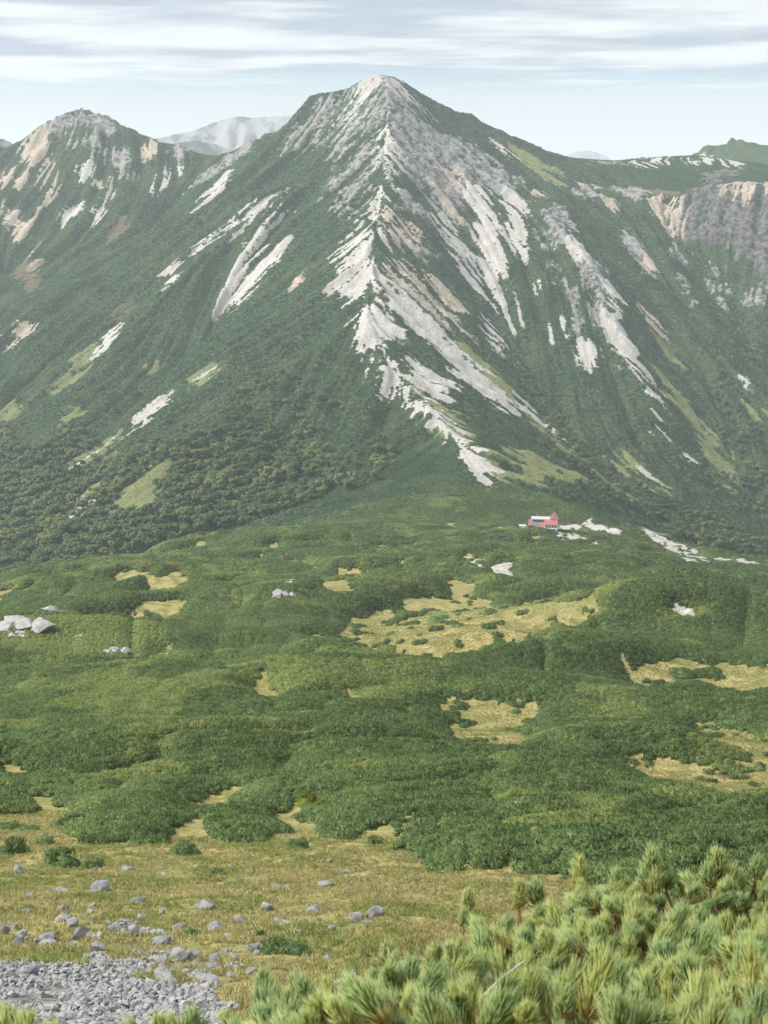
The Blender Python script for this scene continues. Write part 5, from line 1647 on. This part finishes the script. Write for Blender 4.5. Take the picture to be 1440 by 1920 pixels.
SHOOTS = [shoot_mesh(800 + k, L=.040 + .007 * k, nf=56 + 4 * k, nl=.044 + .002 * (k % 4)) for k in range(7)]
TOP = np.array(parse('380,1960 430,1900 480,1830 540,1808 600,1800 680,1782 760,1762 850,1742 900,1710 960,1672 1040,1650 1090,1618 1160,1615 1220,1606 1290,1618 1350,1606 1440,1602 1560,1590'))


def canopy_z(y):
    # tops of the shoots: falls away in front of us
    return np.interp(y, [1.5, 1.9, 2.4, 2.9, 3.3, 3.6], [-1.06, -1.26, -1.475, -1.66, -1.775, -1.84])


def tubes(name, paths, mat, n=5):
    V, F = [], []
    for pts, r0, r1 in paths:
        pts = [np.array(p, float) for p in pts]
        b = len(V)
        for j, p in enumerate(pts):
            d = pts[min(j + 1, len(pts) - 1)] - pts[max(j - 1, 0)]; d /= np.linalg.norm(d) + 1e-9
            a = np.cross(d, (.31, .77, .13)); a /= np.linalg.norm(a); c = np.cross(d, a)
            rad = r0 + (r1 - r0) * j / (len(pts) - 1)
            V += [p + (a * math.cos(i / n * 6.283) + c * math.sin(i / n * 6.283)) * rad for i in range(n)]
        for j in range(len(pts) - 1):
            F += [(b + j * n + i, b + j * n + (i + 1) % n, b + (j + 1) * n + (i + 1) % n, b + (j + 1) * n + i) for i in range(n)]
    return mesh_np(name, np.array(V), np.array(F), mat, True)


def proj(x, y, z):
    a = CP * y - SP * z; b = SP * y + CP * z
    return 720 + FPX * x / a, 960 - FPX * b / a


def pine(name, label, root, tips, seed):
    """tips: (x, y, z of the shoot's foot, tilt x, tilt y, scale)"""
    r = np.random.default_rng(seed)
    e = obj('dwarf_pine', None, None, root)
    tag(e, label, 'pine', 'nearest dwarf pines')
    R = np.array(root)
    tips = sorted(tips, key=lambda t: (round(t[1] / .34), t[0]))
    for k in range(0, len(tips), 11):
        grp = tips[k:k + 11]
        mid = np.mean([t[:3] for t in grp], 0) - np.array([0, .05, .22])
        paths = [([np.zeros(3), (mid - R) * .5 + np.array([0, 0, -.06]), mid - R], .016, .009)]
        for t in grp:
            q = np.array(t[:3]) - R
            h = (mid - R) * .45 + q * .55 - np.array([0, 0, .05])
            paths.append(([mid - R, h, q], .006, .0035))
        b = obj('branch', tubes('branch', paths, M_TWIG), e)
        for t in grp:
            o = obj('needle_shoot', SHOOTS[int(r.integers(0, len(SHOOTS)))], b, tuple(np.array(t[:3]) - R))
            o.rotation_euler = (t[3], t[4], r.uniform(0, 6.283)); o.scale = (t[5],) * 3
    return e


r_ = np.random.default_rng(99)
cl = [[] for _ in range(5)]
lobe = lambda px: int(np.searchsorted((690, 870, 1050, 1240), px))
for layer, (sp, dz) in enumerate(((.050, 0.0), (.072, -.055), (.11, -.12))):
    for y in np.arange(1.62, 3.62, sp):
        for x in np.arange(-.50, 1.45, sp):
            xx, yv = x + r_.uniform(-.5, .5) * sp, y + r_.uniform(-.5, .5) * sp
            lump = (float(fbm(np.array(xx / .30), np.array(yv / .30), 301, 2)) - .5) * .24
            zz = float(canopy_z(yv)) + dz + lump + r_.uniform(-.03, .02) - .07
            px, py = proj(xx, yv, zz + .10)
            if px > 1620 or py < np.interp(px, TOP[:, 0], TOP[:, 1]) + 6 or py > 2060 or px < 380:
                continue
            cl[lobe(px)].append((xx, yv, zz, r_.normal(.10, .34), r_.normal(0, .36), r_.uniform(.62, 1.08) * (.96 if layer else 1.0)))
# leaders standing above the rest
for px, py, Y, s_ in ((880, 1662, 3.2, .75), (1232, 1582, 3.35, 1.2), (1212, 1606, 3.33, 1.0), (1252, 1606, 3.33, 1.0), (1352, 1572, 3.3, 1.15), (1335, 1604, 3.28, 1.0), (1372, 1602, 3.28, 1.0), (1090, 1604, 3.3, 1.05), (1010, 1640, 3.2, 1.0), (975, 1648, 3.2, .9),
                      (1420, 1588, 3.3, 1.0), (870, 1690, 3.15, .8), (1160, 1612, 3.3, 1.0), (730, 1752, 2.8, 1.0), (560, 1795, 2.55, 1.0), (490, 1815, 2.45, 1.0)):
    x, y, z = P3(px, py, Y)
    cl[lobe(px)].append((x, y, z - .10 * s_, r_.normal(0, .08), r_.normal(0, .08), s_))
gz = lambda x, y: float(height(np.array([x]), np.array([y]))[0])
for k, (rx, ry, lab) in enumerate(((-.12, 2.2, 'leftmost and lowest dwarf pine of the near thicket'), (.10, 2.4, 'near dwarf pine between the leftmost one and the one with the dead twig'),
                                   (.30, 2.6, 'near dwarf pine with a bare grey dead twig, in the middle of the thicket'), (.55, 2.7, 'near dwarf pine just right of the one with the dead twig'),
                                   (.85, 2.7, 'rightmost near dwarf pine with the tallest shoots, at the picture edge'))):
    e = pine('dwarf_pine', lab, (rx, ry, gz(rx, ry)), cl[k], 900 + k)
    print('SHOOTS', k, len(cl[k]))
    if k == 2:
        a, b, c = (np.array(P3(890, 1885, 2.12)), np.array(P3(935, 1838, 2.16)), np.array(P3(982, 1803, 2.2)))
        R = np.array(e.location)
        obj('dead_twig', tubes('dead_twig', [([a - R + np.array([-.03, .02, -.16]), a - R, b - R, c - R], .0035, .0018), ([b - R, b - R + np.array([.05, .01, -.02])], .002, .001)], M_DEAD), e)
for k, (pts, lab) in enumerate((([(28, 1885, 1.95, 1.0), (60, 1905, 1.9, .95), (5, 1895, 1.9, 1.0), (95, 1915, 1.88, .9), (40, 1912, 1.85, 1.0), (165, 1912, 2.0, .8)], 'few pine shoots rising into the bottom left corner'),
                                ([(320, 1882, 2.05, .95), (345, 1898, 2.0, .9), (300, 1903, 2.0, .9), (375, 1900, 2.0, .9), (400, 1915, 1.98, .9), (275, 1912, 1.98, .85)], 'small pine branch in front of the stone field at the bottom'))):
    tp_ = []
    for px, py, Y, s_ in pts:
        x, y, z = P3(px, py, Y)
        tp_.append((x, y, z - .095 * s_, r_.normal(0, .15), r_.normal(0, .15), s_))
    m = np.mean([t[:2] for t in tp_], 0)
    pine('dwarf_pine', lab, (m[0], m[1] + .1, gz(m[0], m[1] + .1)), tp_, 950 + k)

# ------------------------------------------------------------------ haze: the air of the valley
def haze_box():
    V = [(x, y, z) for z in (-640, 380) for (x, y) in ((-5200, -900), (6800, -900), (6800, 13200), (-5200, 13200))]
    me = bpy.data.meshes.new('haze'); me.from_pydata(V, [], [(3, 2, 1, 0), (4, 5, 6, 7), (0, 1, 5, 4), (1, 2, 6, 5), (2, 3, 7, 6), (3, 0, 4, 7)])
    m = bpy.data.materials.new('haze_air'); m.use_nodes = True
    n, l = m.node_tree.nodes, m.node_tree.links
    n.clear()
    out = n.new('ShaderNodeOutputMaterial'); v = n.new('ShaderNodeVolumePrincipled')
    v.inputs['Color'].default_value = (0.87, 0.95, 1.0, 1)
    v.inputs['Density'].default_value = HAZE_DENSITY
    v.inputs['Anisotropy'].default_value = 0.2
    l.new(v.outputs[0], out.inputs['Volume'])
    me.materials.append(m)
    return tag(obj('haze', me), kind='stuff')


haze_box()
